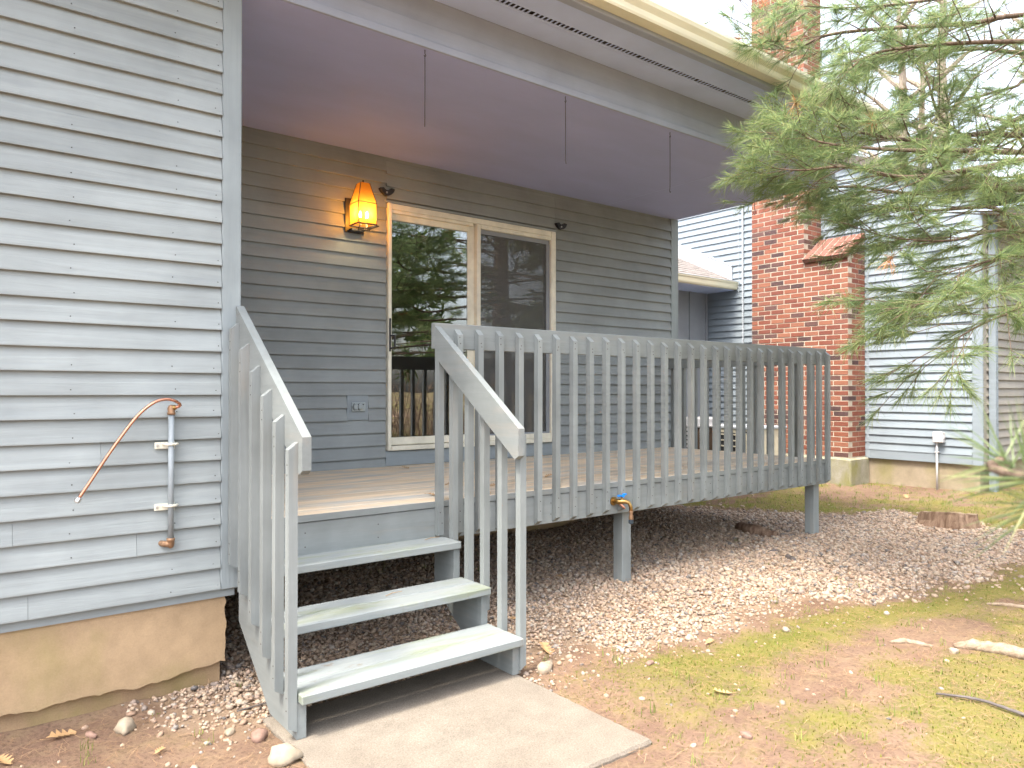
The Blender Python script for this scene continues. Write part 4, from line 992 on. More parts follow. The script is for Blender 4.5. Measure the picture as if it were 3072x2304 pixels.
def build_cover():
    # moss tips
    x, y = scatter(190000, 0.9, 9.0, -2.9, 1.6, lambda x, y: moss_mask(x, y)*np.clip(2.6/np.hypot(x-CAM.x, y-CAM.y), 0.15, 1)*0.8)
    n = len(x)
    V, F = blades(x, y, ground_h(x, y)-0.002, rng.uniform(.008, .02, n), rng.uniform(.003, .006, n), rng.uniform(0, 6.283, n), rng.uniform(0, 1.0, n))
    o = link('moss', fast_mesh('moss', V, F, 'moss')); kind(o, 'stuff'); o['label'] = 'yellow green moss carpet in patches on the yard'; o['category'] = 'moss'
    # grass in sparse tufts
    cx, cy = scatter(9000, 0.9, 9.5, -3.0, 2.6, lambda x, y: np.where(gravel_mask(x, y) > 0.3, 0.015, np.where((x > 5.6) & (y > -1.4), 0.45, 0.10*np.clip(fbm(x, y, 0.9)*2-0.3, 0, 1)+0.02)))
    lx, ly = scatter(160, -1.5, 0.0, -1.6, 0.05, lambda x, y: np.full(x.shape, 0.35)); cx = np.concatenate([cx, lx]); cy = np.concatenate([cy, ly])
    k = rng.integers(4, 12, len(cx)); x = np.repeat(cx, k)+rng.normal(0, .014, k.sum()); y = np.repeat(cy, k)+rng.normal(0, .014, k.sum())
    n = len(x); L = np.repeat(rng.uniform(0.025, 0.075, len(cx)), k)*rng.uniform(.5, 1.1, n)
    V, F = blades(x, y, ground_h(x, y)-0.003, L, rng.uniform(.0022, .004, n), rng.uniform(0, 6.283, n), np.abs(rng.normal(0.35, .3, n)).clip(0, 1.2))
    o = link('grass', fast_mesh('grass', V, F, 'grass')); kind(o, 'stuff'); o['label'] = 'thin green grass tufts growing through the moss'; o['category'] = 'grass'
    # fallen needles and straw
    x, y = scatter(80000, -1.6, 7.5, -3.0, 1.9, lambda x, y: np.where(gravel_mask(x, y) > 0.5, 0.25, 0.75)*np.clip(fbm(x+4, y, 1.7)*2.2-0.45, 0.08, 1)*np.where(x < 0, 0.6, 1))
    n = len(x); a = rng.uniform(0, 6.283, n); L = rng.uniform(.03, .10, n); w = rng.uniform(.0005, .0010, n)
    z0 = ground_h(x, y)+rng.uniform(.003, .012, n)+np.where(gravel_mask(x, y) > .5, 0.018, 0); dx, dy = np.cos(a), np.sin(a); b = rng.normal(0, .25, n)*L
    mx, my = x+dx*L/2-dy*b, y+dy*L/2+dx*b; ex, ey = x+dx*L, y+dy*L
    px, py = -dy*w, dx*w
    V = np.stack([np.stack([x-px, y-py, z0], 1), np.stack([x+px, y+py, z0], 1), np.stack([mx-px, my-py, z0+.004], 1), np.stack([mx+px, my+py, z0+.004], 1), np.stack([ex, ey, z0], 1)], 1).reshape(-1, 3)
    F = (np.array([(0, 1, 3), (0, 3, 2), (2, 3, 4)])[None]+(np.arange(n)*5)[:, None, None]).reshape(-1, 3)
    o = link('needle_litter', fast_mesh('needle_litter', V, F, 'litter')); kind(o, 'stuff'); o['label'] = 'brown fallen pine needles scattered over soil and gravel'; o['category'] = 'needle litter'
build_cover()

# larger single stones
def big_stone(x, y, s, label, mat='stones', flat=0.7, seed=0):
    rr = np.random.default_rng(seed); bm = bmesh.new(); bmesh.ops.create_icosphere(bm, subdivisions=2, radius=1.0)
    for v in bm.verts:
        n = v.co.normalized(); k = 1+0.24*math.sin(n.x*3+seed)+0.16*math.sin(n.y*4+seed*2)+0.10*math.sin(n.z*6+seed*3)+rr.uniform(-.05, .05)
        v.co = Vector((n.x*1.25, n.y*0.9, n.z*flat))*s*k
    me = bpy.data.meshes.new('stone'); bm.to_mesh(me); bm.free(); me.materials.append(M[mat]); me.polygons.foreach_set('use_smooth', [True]*len(me.polygons))
    o = link('stone', me, None, (x, y, float(ground_h(x, y))+s*flat*0.45), (0, 0, seed*1.3)); tag(o, label, 'stone', 'larger loose stones')
M['stone_pale'] = simple('pale_stone', (0.33, 0.275, 0.205), 0.8, 0.2, 0, 0.25, 30, 0.3)
M['stone_pink'] = simple('pink_stone', (0.25, 0.16, 0.125), 0.8, 0.2, 0, 0.25, 30, 0.3)
M['stone_grey'] = simple('grey_stone', (0.23, 0.22, 0.22), 0.8, 0.2, 0, 0.25, 30, 0.3)

# ---------------------------------------------------------------- small things on the ground (positions measured from the photo)
FF = 26.0/36.0*3072
def on_ground(u, v, z=None):
    """point where the photo's sight line at (u, v) meets the yard"""
    yaw, pit = -0.6622, 0.0090
    Rv = Vector((math.cos(yaw), math.sin(yaw), 0)); F0 = Vector((-math.sin(yaw), math.cos(yaw), 0)); Zv = Vector((0, 0, 1))
    F_ = F0*math.cos(pit)+Zv*math.sin(pit); U_ = -F0*math.sin(pit)+Zv*math.cos(pit)
    d = Rv*((u-1536)/FF) - U_*((v-1152)/FF) + F_
    h = 0.03 if z is None else z
    for _ in range(4):
        t = (h-CAM.z)/d.z; p = CAM+d*t
        if z is None: h = float(ground_h(p.x, p.y))
    return p
for i, (u, v, s, mt, lab) in enumerate((
    (376, 2195, 0.042, 'stone_pale', 'rounded cream stone on the soil below the left foundation'),
    (776, 2218, 0.034, 'stone_pink', 'pinkish brown rounded stone beside the slab left edge'),
    (688, 2204, 0.020, 'stone_pale', 'small round tan stone left of the slab corner'),
    (276, 2212, 0.020, 'stone_pink', 'small flat reddish stone next to the dry leaf'),
    (1949, 1992, 0.019, 'stone_pink', 'mauve pebble lying alone on bright moss'),
    (2244, 2211, 0.020, 'stone_pink', 'dark reddish stone on bare soil in the right foreground'),
    (860, 2285, 0.055, 'stone_pale', 'broken pale stone half under the slab left edge'),
    (2862, 1956, 0.022, 'stone_pale', 'white stone touching the end of the peeled root'),
    (2360, 1892, 0.020, 'stone_pale', 'white stone on bare soil beyond the moss edge'),
    (1640, 2010, 0.045, 'stone_pale', 'large pinkish cream stone by the right stair foot'))):
    p = on_ground(u, v); big_stone(p.x, p.y, s, lab, mt, 0.7, i+1)

def leaf_shape(seed):
    rr = random.Random(seed); L = 1.0; pts = []
    n = 4; side = [(0.0, 0.02)]
    for i in range(n):
        t0 = 0.14+i*0.2; side += [(t0, 0.07), (t0+0.09, 0.30-0.05*abs(i-1.4)+rr.uniform(-.03, .03)), (t0+0.14, 0.24)]
    side.append((1.0, 0.02))
    return side
def oak_leaf(u, v, size, ang, label, mat='leaf', seed=0, zlift=0.012, z=None, pt=None):
    p = pt if pt is not None else on_ground(u, v, z); side = leaf_shape(seed); rr = random.Random(seed)
    vv = []; f = []
    curl = rr.uniform(0.5, 1.1)
    for t, w in side:
        for k, sgn in enumerate((-1, -0.45, 0, 0.45, 1)):
            y = w*sgn; z_ = curl*(y*y)*1.5 + 0.05*math.sin(t*4+seed) + 0.06*curl*t*t
            vv.append((t-0.5, y, z_))
    for i in range(len(side)-1):
        for k in range(4): a = i*5+k; f.append((a, a+1, a+6, a+5))
    m = MB().add([(x*size, y*size, z_*size) for x, y, z_ in vv], f)
    m.tube([(-0.5*size, 0, 0.0), (-0.68*size, 0.03*size, 0.01*size)], 0.0012, 5)
    me = m.mesh('oak_leaf', mat, True)
    o = link('oak_leaf', me, None, (p.x, p.y, p.z+zlift), (rr.uniform(-.2, .2), rr.uniform(-.2, .2), ang)); tag(o, label, 'leaf', 'fallen oak leaves')
for a in ((185, 2215, 0.115, 0.3, 'curled dry tan oak leaf on soil below the left foundation', 1), (1640, 1955, 0.13, 1.2, 'large dry tan oak leaf on gravel right of the stairs', 2),
          (2170, 2082, 0.085, 2.4, 'pale dry oak leaf lying on moss in the right yard', 3), (1680, 1738, 0.10, 0.9, 'dark brown leaf on shaded gravel under the deck', 4),
          (10, 2295, 0.10, 2.0, 'dry leaf cut by the lower left picture corner', 5), (480, 2262, 0.05, 0.6, 'small tan leaf fragment on the soil at lower left', 6),
          (1535, 1862, 0.08, 1.9, 'orange brown leaf on gravel behind the right stair post', 7), (2128, 1930, 0.07, 0.2, 'thin pale leaf at the gravel edge in the mid yard', 8),
          (2720, 1372+120, 0.13, 0.5, 'white dry leaf on grass before the neighboring foundation', 9)):
    oak_leaf(a[0], a[1], a[2], a[3], a[4], seed=a[5])
# bits of leaf and needle bundles on the deck boards
for k, (u, v, s, an, lab) in enumerate(((1215, 1407, 0.07, -0.25, 'brown needle bundle on the deck in front of the door'), (1300, 1487, 0.08, -0.5, 'orange leaf scrap at the deck edge above the top tread'),
        (1345, 1455, 0.06, 0.2, 'dark leaf scrap on the deck behind the corner baluster'), (1480, 1460, 0.07, 0.3, 'brown leaf on the deck between stair rail and deck railing'), (1645, 1432, 0.07, 0.1, 'brown curled leaf on the deck past the stair rail'))):
    oak_leaf(u, v, s, an-0.3, lab, seed=20+k, z=0.761, zlift=0.008)
for k, (u, v, z, an, lab) in enumerate(((1295, 1618, 0.564, 0.2, 'thin brown twig on the top stair tread'), (1180, 1784, 0.374, 0.25, 'thin tan twig on the middle stair tread'))):
    p = on_ground(u, v, z); d = Vector((math.cos(an), math.sin(an), 0))
    o = MB().tube([p-d*0.05+Vector((0, 0, .004)), p+Vector((0, 0.004, .008)), p+d*0.06+Vector((0, 0, .004))], [0.0016, 0.0022, 0.0014], 6).build('twig', 'litter'); tag(o, lab, 'twig', 'small twigs on the treads')

# peeled root, sticks, log lump
def branch_thing(name, pts, rad, mat, label, cat, group=None, lift=0.0):
    P = [on_ground(u, v) for u, v in pts]; P = [Vector((p.x, p.y, float(ground_h(p.x, p.y))+r*0.55+lift)) for p, r in zip(P, rad)]
    S = []; RR = []; rr = random.Random(len(label))
    for i in range(len(P)-1):
        for k in range(5):
            t = k/5; S.append(P[i].lerp(P[i+1], t)+Vector((0, rr.uniform(-.2, .2)*rad[i], rr.uniform(-.15, .15)*rad[i]))); RR.append((rad[i]*(1-t)+rad[i+1]*t)*rr.uniform(.9, 1.1))
    S.append(P[-1]); RR.append(rad[-1])
    o = MB().tube(S, RR, 10).build(name, mat, None, True); return tag(o, label, cat, group)
branch_thing('peeled_root', [(2862, 1940), (2920, 1945), (3000, 1957), (3072, 1975), (3200, 2010)], [0.012, 0.030, 0.031, 0.033, 0.034], 'root', 'pale peeled tree root at the right edge of the yard', 'root', 'tree roots in the yard')
branch_thing('peeled_root', [(2670, 1928), (2710, 1926), (2750, 1932), (2800, 1940)], [0.006, 0.016, 0.014, 0.006], 'root', 'short piece of root surfacing left of the peeled root', 'root', 'tree roots in the yard')
branch_thing('peeled_root', [(2960, 1812), (3010, 1815), (3072, 1824), (3150, 1840)], [0.006, 0.012, 0.013, 0.013], 'root', 'thin pale root at the right edge beyond the peeled root', 'root', 'tree roots in the yard')
branch_thing('stick', [(2810, 2088), (2900, 2100), (2970, 2117), (3072, 2154), (3150, 2185)], [0.004, 0.006, 0.0065, 0.008, 0.009], 'twig', 'dark thin stick on the grass in the lower right yard', 'stick', None, 0.012)
branch_thing('stick', [(712, 2150), (760, 2135), (820, 2118)], [0.0035, 0.004, 0.003], 'twig', 'thin brown stick on gravel left of the stair stringer', 'stick', None, 0.02)
branch_thing('bark_log', [(2222, 1590), (2250, 1600), (2290, 1607), (2330, 1612)], [0.050, 0.062, 0.050, 0.036], 'stump', 'short dark bark covered log under the deck right end', 'log')
branch_thing('bark_chunk', [(2305, 1660), (2322, 1657), (2336, 1655)], [0.012, 0.020, 0.012], 'twig', 'dark bark chunk on gravel below the log', 'bark')
branch_thing('pine_cone', [(2362, 1672), (2376, 1682), (2384, 1686)], [0.018, 0.026, 0.014], 'twig', 'small black pine cone on sunlit gravel below the log', 'pine cone')

def build_stump():
    t = thing('tree_stump', 'low weathered tree stump between gravel and grass', 'stump', (6.42, -0.60, 0.1))
    c = Vector((6.42, -0.56, 0.105)); n = 36; rr = random.Random(6); v = []; f = []; prof = [(-0.06, 1.25), (0.0, 1.14), (0.05, 1.03), (0.10, 0.98), (0.125, 0.96)]
    lob = [1+0.10*math.sin(3*a+1)+0.06*math.sin(7*a)+rr.uniform(-.05, .05) for a in np.linspace(0, 2*math.pi, n, endpoint=False)]
    for h, s in prof:
        for i in range(n):
            a = 2*math.pi*i/n; r = 0.225*s*lob[i]*(1+rr.uniform(-.02, .02)); v.append((c.x+1.0*r*math.cos(a), c.y+r*math.sin(a), c.z+h+(0.028*math.cos(a+2.6) if h > .03 else 0)+rr.uniform(-.006, .006)))
    for k in range(len(prof)-1):
        for i in range(n): f.append((k*n+i, k*n+(i+1) % n, (k+1)*n+(i+1) % n, (k+1)*n+i))
    MB().add(v, f).build('bark', 'stump', t)
    top = v[-n:]; vv = list(top)+[(c.x, c.y, c.z+0.108)]
    MB().add(vv, [(i, (i+1) % n, n) for i in range(n)]).build('cut_face', 'stump_top', t)
build_stump()

# ---------------------------------------------------------------- pine trees
def pix(u, v, d):
    yaw, pit = -0.6622, 0.0090
    Rv = Vector((math.cos(yaw), math.sin(yaw), 0)); F0 = Vector((-math.sin(yaw), math.cos(yaw), 0)); Zv = Vector((0, 0, 1))
    F_ = F0*math.cos(pit)+Zv*math.sin(pit); U_ = -F0*math.sin(pit)+Zv*math.cos(pit)
    return CAM + (Rv*((u-1536)/FF) - U_*((v-1152)/FF) + F_)*d
def cat(P, k=6):
    S = []
    for i in range(len(P)-1):
        p0, p1, p2, p3 = P[max(i-1, 0)], P[i], P[i+1], P[min(i+2, len(P)-1)]
        for j in range(k):
            u = j/k; S.append(0.5*((2*p1)+(p2-p0)*u+(2*p0-5*p1+4*p2-p3)*u*u+(3*p1-p0-3*p2+p3)*u**3))
    S.append(P[-1]); return S
class Needles:
    def __init__(s): s.o = []; s.d = []; s.L = []; s.w = []; s.dr = []
    def tuft(s, p, d, n, L, w, spread=0.75, droop=0.30, back=0.10, rg=rng):
        d = np.array(d); d = d/(np.linalg.norm(d)+1e-9)
        r = rg.normal(0, 1, (n, 3)); r -= (r@d)[:, None]*d; r /= np.linalg.norm(r, axis=1)[:, None]+1e-9
        a = np.abs(rg.normal(0, spread, n)).clip(0.05, 1.45)
        dirs = np.cos(a)[:, None]*d + np.sin(a)[:, None]*r
        s.o.append(np.array(p)-d*(rg.uniform(0, back, n))[:, None]); s.d.append(dirs)
        s.L.append(L*rg.uniform(.7, 1.12, n)); s.w.append(np.full(n, w)); s.dr.append(np.full(n, droop))
    def mesh(s, name, mat):
        o = np.concatenate(s.o); d = np.concatenate(s.d); L = np.concatenate(s.L); w = np.concatenate(s.w); dr = np.concatenate(s.dr); n = len(o)
        side = np.cross(d, rng.normal(0, 1, (n, 3))); side /= np.linalg.norm(side, axis=1)[:, None]+1e-9; side *= (w/2)[:, None]
        m = o+d*(L*.55)[:, None]; m[:, 2] -= dr*L*0.12; e = o+d*L[:, None]; e[:, 2] -= dr*L*0.42
        V = np.stack([o-side, o+side, m-side, m+side, e], 1).reshape(-1, 3)
        F = (np.array([(0, 1, 3), (0, 3, 2), (2, 3, 4)])[None]+(np.arange(n)*5)[:, None, None]).reshape(-1, 3)
        return fast_mesh(name, V, F, mat)
def grow(limb, wood, nd, dead, rr, r0, twigs, tl=(0.22, 0.55), per=4, nn=46, L=0.095, w=0.0020, start=0.15, deadp=0.02):
    S = cat(limb); n = len(S); rad = [max(0.0022, r0*(1-0.9*(i/(n-1)))) for i in range(n)]
    wood.tube(S, rad, 7, False)
    tip = (S[-1]-S[-2]).normalized(); nd.tuft(S[-1], tip, nn+16, L, w)
    for k in range(twigs):
        t = start+(1-start)*((k+rr.random())/twigs); i = min(n-2, int(t*(n-1))); p = S[i]; ax = (S[i+1]-S[i]).normalized()
        sd = ax.cross(Vector((0, 0, 1))); sd = sd.normalized() if sd.length > 1e-3 else Vector((1, 0, 0))
        if k % 2: sd = -sd
        d = (ax*rr.uniform(.45, 1.0)+sd*rr.uniform(.5, 1.0)+Vector((0, 0, rr.uniform(-.45, .35)))).normalized()
        ln = rr.uniform(*tl)*(1.15-0.5*t); q1 = p+d*ln*0.5+Vector((0, 0, rr.uniform(-.02, .02))); q2 = p+d*ln+Vector((0, 0, ln*rr.uniform(-.22, .12)))
        wood.tube([p, q1, q2], [max(.002, rad[i]*.45), 0.0026, 0.0016], 5, False)
        isdead = rr.random() < deadp; N = dead if isdead else nd
        N.tuft(q2, (q2-q1), nn, L*(0.9 if isdead else 1), w, droop=0.9 if isdead else 0.3)
        for j in range(per):
            u = rr.uniform(0.35, 0.95); b = p.lerp(q1, u*2) if u < .5 else q1.lerp(q2, u*2-1)
            s2 = d.cross(Vector((0, 0, 1))); s2 = s2.normalized()*(1 if j % 2 else -1)
            d2 = (d*rr.uniform(.5, 1)+s2*rr.uniform(.3, .9)+Vector((0, 0, rr.uniform(-.4, .3)))).normalized(); l2 = rr.uniform(.06, .20); e = b+d2*l2
            wood.tube([b, e], [0.0022, 0.0015], 4, False)
            nd.tuft(e, d2, int(nn*rr.uniform(.7, 1.1)), L, w)
def build_pine():
    t = thing('pine_tree', 'white pine with soft drooping needles reaching in from the right', 'tree', (6.6, -3.0, 0.1))
    rr = random.Random(12); wood = MB(); nd = Needles(); dead = Needles()
    T = Vector((6.6, -3.0, 0.05))
    tr = [T+Vector((0, 0, -0.2)), T+Vector((0.03, 0.02, 1.5)), T+Vector((0.0, 0.06, 3.5)), T+Vector((0.05, 0.0, 6.0)), T+Vector((0.0, 0.0, 9.5))]
    MB().tube(cat(tr), [0.24*(1-0.9*i/24) for i in range(25)], 14).build('trunk', 'bark', t, True)
    tz = lambda z: T+Vector((0.02, 0.03, z))
    # limbs reaching into view: (height on the trunk, points along the limb in sight-line terms, base radius, twigs)
    limbs = [
      (4.0, [(3150, 40, 5.0), (2900, 70, 4.9), (2650, 85, 4.9), (2480, 105, 5.0), (2370, 150, 5.1), (2300, 110, 5.1), (2262, 25, 5.2)], 0.020, 22),
      (4.2, [(3150, -60, 5.0), (2850, -10, 4.8), (2600, 20, 4.8), (2440, 20, 4.9)], 0.02, 20),
      (3.9, [(3120, 120, 4.7), (2850, 130, 4.6), (2620, 160, 4.6), (2520, 240, 4.6), (2488, 300, 4.7)], 0.018, 22),
      (3.7, [(3130, 160, 5.4), (2950, 145, 5.3), (2780, 160, 5.3), (2640, 190, 5.3), (2560, 250, 5.4)], 0.022, 20),
      (3.4, [(3150, 330, 5.0), (2960, 425, 5.0), (2830, 360, 5.0), (2785, 250, 5.0), (2765, 160, 5.1)], 0.024, 18),
      (3.3, [(3150, 400, 5.0), (2950, 400, 4.9), (2760, 420, 4.8), (2600, 400, 4.8), (2480, 370, 4.9), (2420, 350, 5.0)], 0.024, 18),
      (3.2, [(3150, 450, 4.8), (2930, 450, 4.6), (2730, 450, 4.5), (2560, 440, 4.5), (2440, 420, 4.5), (2390, 390, 4.5)], 0.022, 20),
      (3.1, [(3160, 470, 4.6), (2950, 500, 4.5), (2720, 530, 4.4), (2540, 500, 4.4), (2400, 510, 4.5), (2300, 500, 4.6)], 0.022, 20),
      (3.0, [(3160, 560, 5.0), (2930, 560, 4.9), (2740, 580, 4.8), (2580, 560, 4.8), (2460, 560, 4.9), (2390, 540, 5.0)], 0.022, 17),
      (2.9, [(3160, 640, 4.8), (2960, 620, 4.7), (2800, 630, 4.6), (2660, 620, 4.6), (2560, 600, 4.7)], 0.018, 18),
      (2.6, [(3160, 690, 4.7), (2990, 690, 4.6), (2850, 720, 4.5), (2700, 715, 4.5), (2620, 700, 4.6)], 0.016, 16),
      (2.4, [(3160, 760, 4.5), (3020, 770, 4.4), (2900, 800, 4.3), (2800, 830, 4.3)], 0.015, 16),
      (2.2, [(3170, 860, 4.4), (3030, 870, 4.2), (2900, 880, 4.1), (2790, 905, 4.1), (2710, 915, 4.2)], 0.017, 18),
      (2.0, [(3170, 900, 4.2), (3050, 930, 4.1), (2950, 970, 4.0), (2880, 1010, 4.0), (2850, 1050, 4.0)], 0.012, 10),
      (3.6, [(3170, 230, 5.2), (3040, 260, 5.1), (2900, 300, 5.0), (2790, 350, 5.0), (2700, 380, 5.0)], 0.016, 16),
      (2.8, [(3170, 540, 5.3), (3050, 530, 5.2), (2930, 530, 5.2), (2820, 500, 5.2)], 0.014, 14)]
    for z, L, r, tw in limbs:
        P = [tz(z)]+[pix(*q) for q in L]
        grow(P, wood, nd, dead, rr, r, int(tw*1.55), tl=(0.25, 0.80), start=0.07, per=3, nn=56, L=0.115, w=0.0022, deadp=0.03)
    # the rest of the crown, out of the picture but seen in the glass: limbs on the far sides
    for k in range(26):
        z = 1.8+7.2*(k/26); a = rr.uniform(-2.6, 0.75); ln = (3.0-0.27*z)*rr.uniform(.75, 1.1)
        d = Vector((math.cos(a), math.sin(a), 0)); P = [tz(z), tz(z)+d*ln*.5+Vector((0, 0, .1)), tz(z)+d*ln+Vector((0, 0, -.08))]
        grow(P, wood, nd, dead, rr, 0.022, 10, tl=(0.3, 0.8), per=3, nn=24, L=0.13, w=0.005, deadp=0.02)
    for k in range(8):
        z = 5.5+3.6*(k/8); a = rr.uniform(0, 6.283); ln = (2.6-0.22*z)*rr.uniform(.7, 1.0)
        d = Vector((math.cos(a), math.sin(a), 0)); P = [tz(z), tz(z)+d*ln*.5+Vector((0, 0, .1)), tz(z)+d*ln+Vector((0, 0, .05))]
        grow(P, wood, nd, dead, rr, 0.018, 8, tl=(0.3, 0.7), per=3, nn=22, L=0.13, w=0.005)
    wood.build('branches', 'bark', t, True)
    kind(link('needles', nd.mesh('needles', 'needles'), t), 'stuff')
    kind(link('dead_needles', dead.mesh('dead_needles', 'dead_needles'), t), 'stuff')
build_pine()
def build_young_pine():
    t = thing('young_pine', 'young pine sprig with long green needles close to the camera at right', 'tree', (0.75, -3.95, -0.02))
    rr = random.Random(5); nd = Needles()
    B = Vector((0.75, -3.95, -0.05))
    MB().tube([B, B+Vector((0.01, 0, 0.9)), B+Vector((0, 0.02, 1.9)), B+Vector((0.02, 0.01, 2.5))], [0.03, 0.024, 0.014, 0.004], 8).build('trunk', 'bark', t, True)
    tip = pix(3005, 1375, 1.02); mid = pix(3080, 1430, 1.0)
    b0 = B+Vector((0.005, 0, 1.12)); path = cat([b0, b0.lerp(mid, .55)+Vector((0, 0, .02)), mid, tip])
    MB().tube(path, [0.0095-0.0045*i/(len(path)-1) for i in range(len(path))], 7).build('branch', 'bark', t, True)
    for k, u in enumerate((5, 7, 9, 10)):
        sd = Vector((0.3, 0.5, 0.25*(1 if k % 2 else -1))).normalized()*(1 if k % 2 else -1); e = path[u]+((path[u+1]-path[u]).normalized()+sd).normalized()*0.13
        if e.y < -3.45: MB().tube([path[u], e], [0.004, 0.0025], 5).build('twig', 'bark', t, True); nd.tuft(e, e-path[u], 36, 0.11, 0.0024, 0.8, 0.2, 0.05, np.random.default_rng(k+60))
    d = (tip-mid).normalized(); g2 = np.random.default_rng(3)
    nd.tuft(tip, d, 24, 0.115, 0.0024, 0.8, 0.10, 0.02, g2)
    nd.tuft(pix(3060, 1440, 1.0), (pix(2930, 1450, 1.0)-pix(3060, 1440, 1.0)).normalized(), 26, 0.13, 0.0022, 0.5, 0.15, 0.05, g2)
    nd.tuft(pix(3110, 1520, 1.02), (pix(2950, 1540, 1.0)-pix(3110, 1520, 1.02)).normalized(), 30, 0.13, 0.0022, 0.5, 0.2, 0.05, g2)
    nd.tuft(pix(3085, 1400, 1.0), (pix(3060, 1250, 1.0)-pix(3085, 1400, 1.0)).normalized(), 16, 0.12, 0.0025, 0.4, 0.05, 0.04, g2)
    for z, a in ((0.5, -1.2), (0.8, -0.4), (1.4, -1.6), (1.5, 0.2), (1.9, -2.4), (2.0, -0.8), (2.2, 0.6), (2.45, 1.5)):
        p = B+Vector((0, 0, z)); dd = Vector((math.cos(a), math.sin(a), 0.25)).normalized(); q = p+dd*0.4; MB().tube([p, q], [0.007, 0.004], 6).build('branch', 'bark', t, True)
        for u in (0.5, 0.75, 1.0): nd.tuft(p.lerp(q, u), dd, 40, 0.11, 0.0024, 0.8, 0.2, 0.05, g2)
    kind(link('needles', nd.mesh('needles', 'needles'), t), 'stuff')
build_young_pine()

# ---------------------------------------------------------------- trees round the yard (seen past the roofs and mirrored in the door glass)
def far_tree(x, y, h, spread, label, ever=True, seed=0, dens=1.0, group='trees round the yard'):
    rr = random.Random(seed); g2 = np.random.default_rng(seed); z0 = float(ground_h(min(max(x, -8), 9.0), y))
    t = thing('evergreen_tree' if ever else 'bare_tree', label, 'tree', (x, y, z0), group); wood = MB(); nd = Needles()
    B = Vector((x, y, z0-0.3)); top = B+Vector((rr.uniform(-.4, .4), rr.uniform(-.4, .4), h))
    r = 0.022*h; pts = [B.lerp(top, k/8)+Vector((rr.uniform(-.06, .06), rr.uniform(-.06, .06), 0)) for k in range(9)]
    MB().tube(pts, [r*(1-.9*k/8) for k in range(9)], 9).build('trunk', 'bark' if ever else 'pale_bark', t, True)
    nb = int((34 if ever else 20)*dens)
    for k in range(nb):
        u = 0.18+0.8*(k/nb) if ever else 0.35+0.62*(k/nb); p = B.lerp(top, u); a = k*2.4+rr.uniform(-.4, .4)
        ln = spread*(1.08-u if ever else 0.75-0.4*abs(u-.6))*rr.uniform(.7, 1.1); up = rr.uniform(-.12, .18) if ever else rr.uniform(.5, 1.1)
        d = Vector((math.cos(a), math.sin(a), up)).normalized(); q = p+d*ln
        wood.tube([p, p.lerp(q, .5)+Vector((0, 0, .05*ln)), q], [r*.28, r*.16, r*.05], 5, False)
        for j in range(7 if ever else 6):
            w = rr.uniform(.3, 1); b = p.lerp(q, w); s = Vector((rr.uniform(-1, 1), rr.uniform(-1, 1), rr.uniform(-.4, .4))).normalized(); e = b+(d*.7+s*.7).normalized()*ln*rr.uniform(.12, .3)
            wood.tube([b, e], [r*.07, r*.03], 4, False)
            if ever:
                for q3 in (e, b.lerp(e, .5), b): nd.tuft(q3, (e-b), 14, 0.36, 0.045, 0.9, 0.3, 0.15, g2)
            else:
                for m_ in range(3):
                    e2 = e+(s+Vector((rr.uniform(-.7, .7), rr.uniform(-.7, .7), rr.uniform(0, .8)))).normalized()*ln*.16; wood.tube([e, e2], [r*.03, r*.015], 3, False)
    wood.build('branches', 'bark' if ever else 'pale_bark', t)
    if ever: kind(link('crown', nd.mesh('crown', 'far_leaf'), t), 'stuff')
far_tree(7.5, -9.5, 11, 3.4, 'dense dark evergreen mirrored in the middle of the sliding door', True, 1)
far_tree(12.0, -8.0, 13, 3.6, 'tall evergreen mirrored at the right edge of the door glass', True, 2)
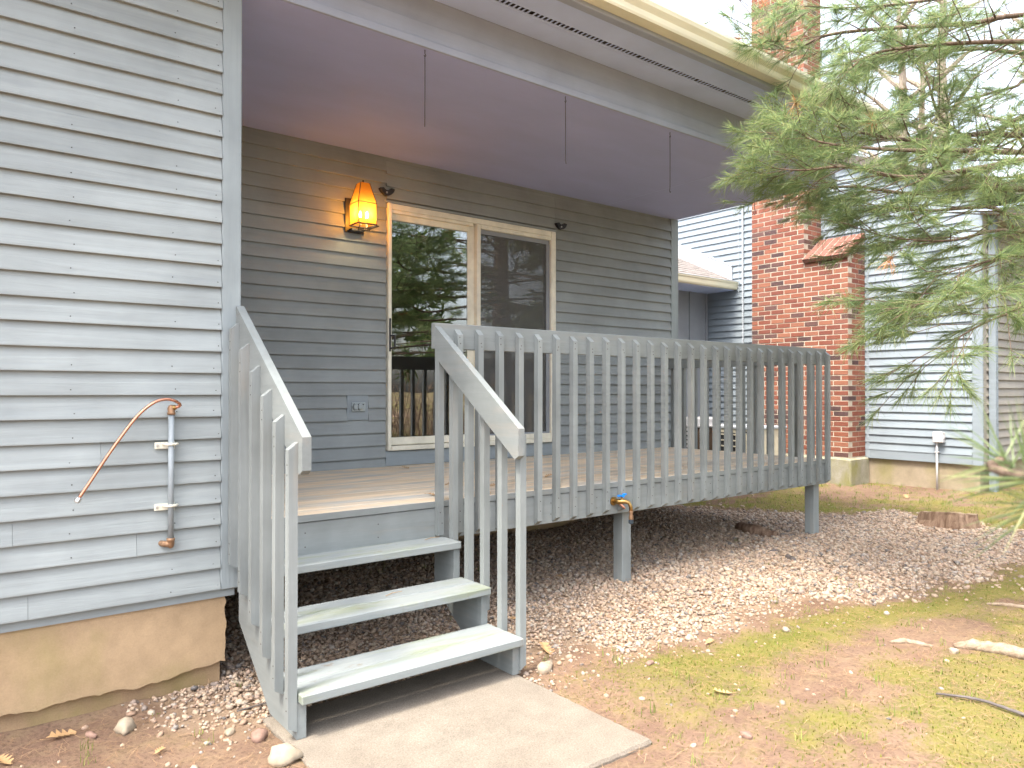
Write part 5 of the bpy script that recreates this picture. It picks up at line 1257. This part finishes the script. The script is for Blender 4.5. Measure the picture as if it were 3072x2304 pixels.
far_tree(3.0, -13.0, 12, 3.4, 'evergreen mirrored low behind the others in the left pane', True, 3)
far_tree(10.0, -15.0, 14, 3.8, 'far evergreen behind the row mirrored in the door', True, 4)
far_tree(17.0, -12.0, 12, 3.6, 'evergreen furthest along the yard edge mirrored in the fixed pane', True, 5)
for k, (x, y, h, lab) in enumerate(((22, 3.5, 15, 'bare pale trunked tree behind the neighboring roof, nearest the picture edge'), (25, 7.0, 17, 'tall bare tree behind the roof, second from the picture edge'),
        (21, 6.5, 14, 'bare tree just right of the upper chimney beyond the roof'), (29, 5.0, 18, 'tallest bare tree far beyond the neighboring roof'), (24, 1.5, 15, 'bare tree behind the pine branches at the right border'), (31, 10, 17, 'far slim bare tree between the other bare trunks'))):
    far_tree(x, y, h, 3.0, lab, False, 30+k, 0.9, 'bare trees beyond the neighboring roof')
def brush(x, y, label, seed):
    rr = random.Random(seed); m = MB()
    for k in range(70):
        a = rr.uniform(0, 6.283); b = Vector((x+rr.uniform(-.8, .8), y+rr.uniform(-.5, .5), 0)); e = b+Vector((math.cos(a)*rr.uniform(.2, 1.0), math.sin(a)*rr.uniform(.2, 1.0), rr.uniform(.6, 1.9)))
        md = b.lerp(e, .55)+Vector((rr.uniform(-.15, .15), rr.uniform(-.15, .15), .1)); m.tube([b, md, e], [0.012, 0.008, 0.003], 4, False)
        for j in range(3):
            q = md.lerp(e, rr.random()); m.tube([q, q+Vector((rr.uniform(-.35, .35), rr.uniform(-.35, .35), rr.uniform(.0, .4)))], [0.006, 0.002], 3, False)
    o = m.build('bare_shrub', 'brush'); tag(o, label, 'shrub', 'bare shrubs along the yard edge')
for k, (x, y, lab) in enumerate(((4.2, -7.6, 'bare brown shrub mirrored at the left side of the sliding pane'), (5.8, -7.9, 'bare brown shrub mirrored in the middle of the sliding pane'), (7.6, -7.4, 'bare brown shrub mirrored behind the railing in the glass'),
        (9.6, -7.7, 'bare brown shrub mirrored at the left of the fixed pane'), (11.6, -7.2, 'bare brown shrub mirrored at the right of the fixed pane'))):
    brush(x, y, lab, 50+k)
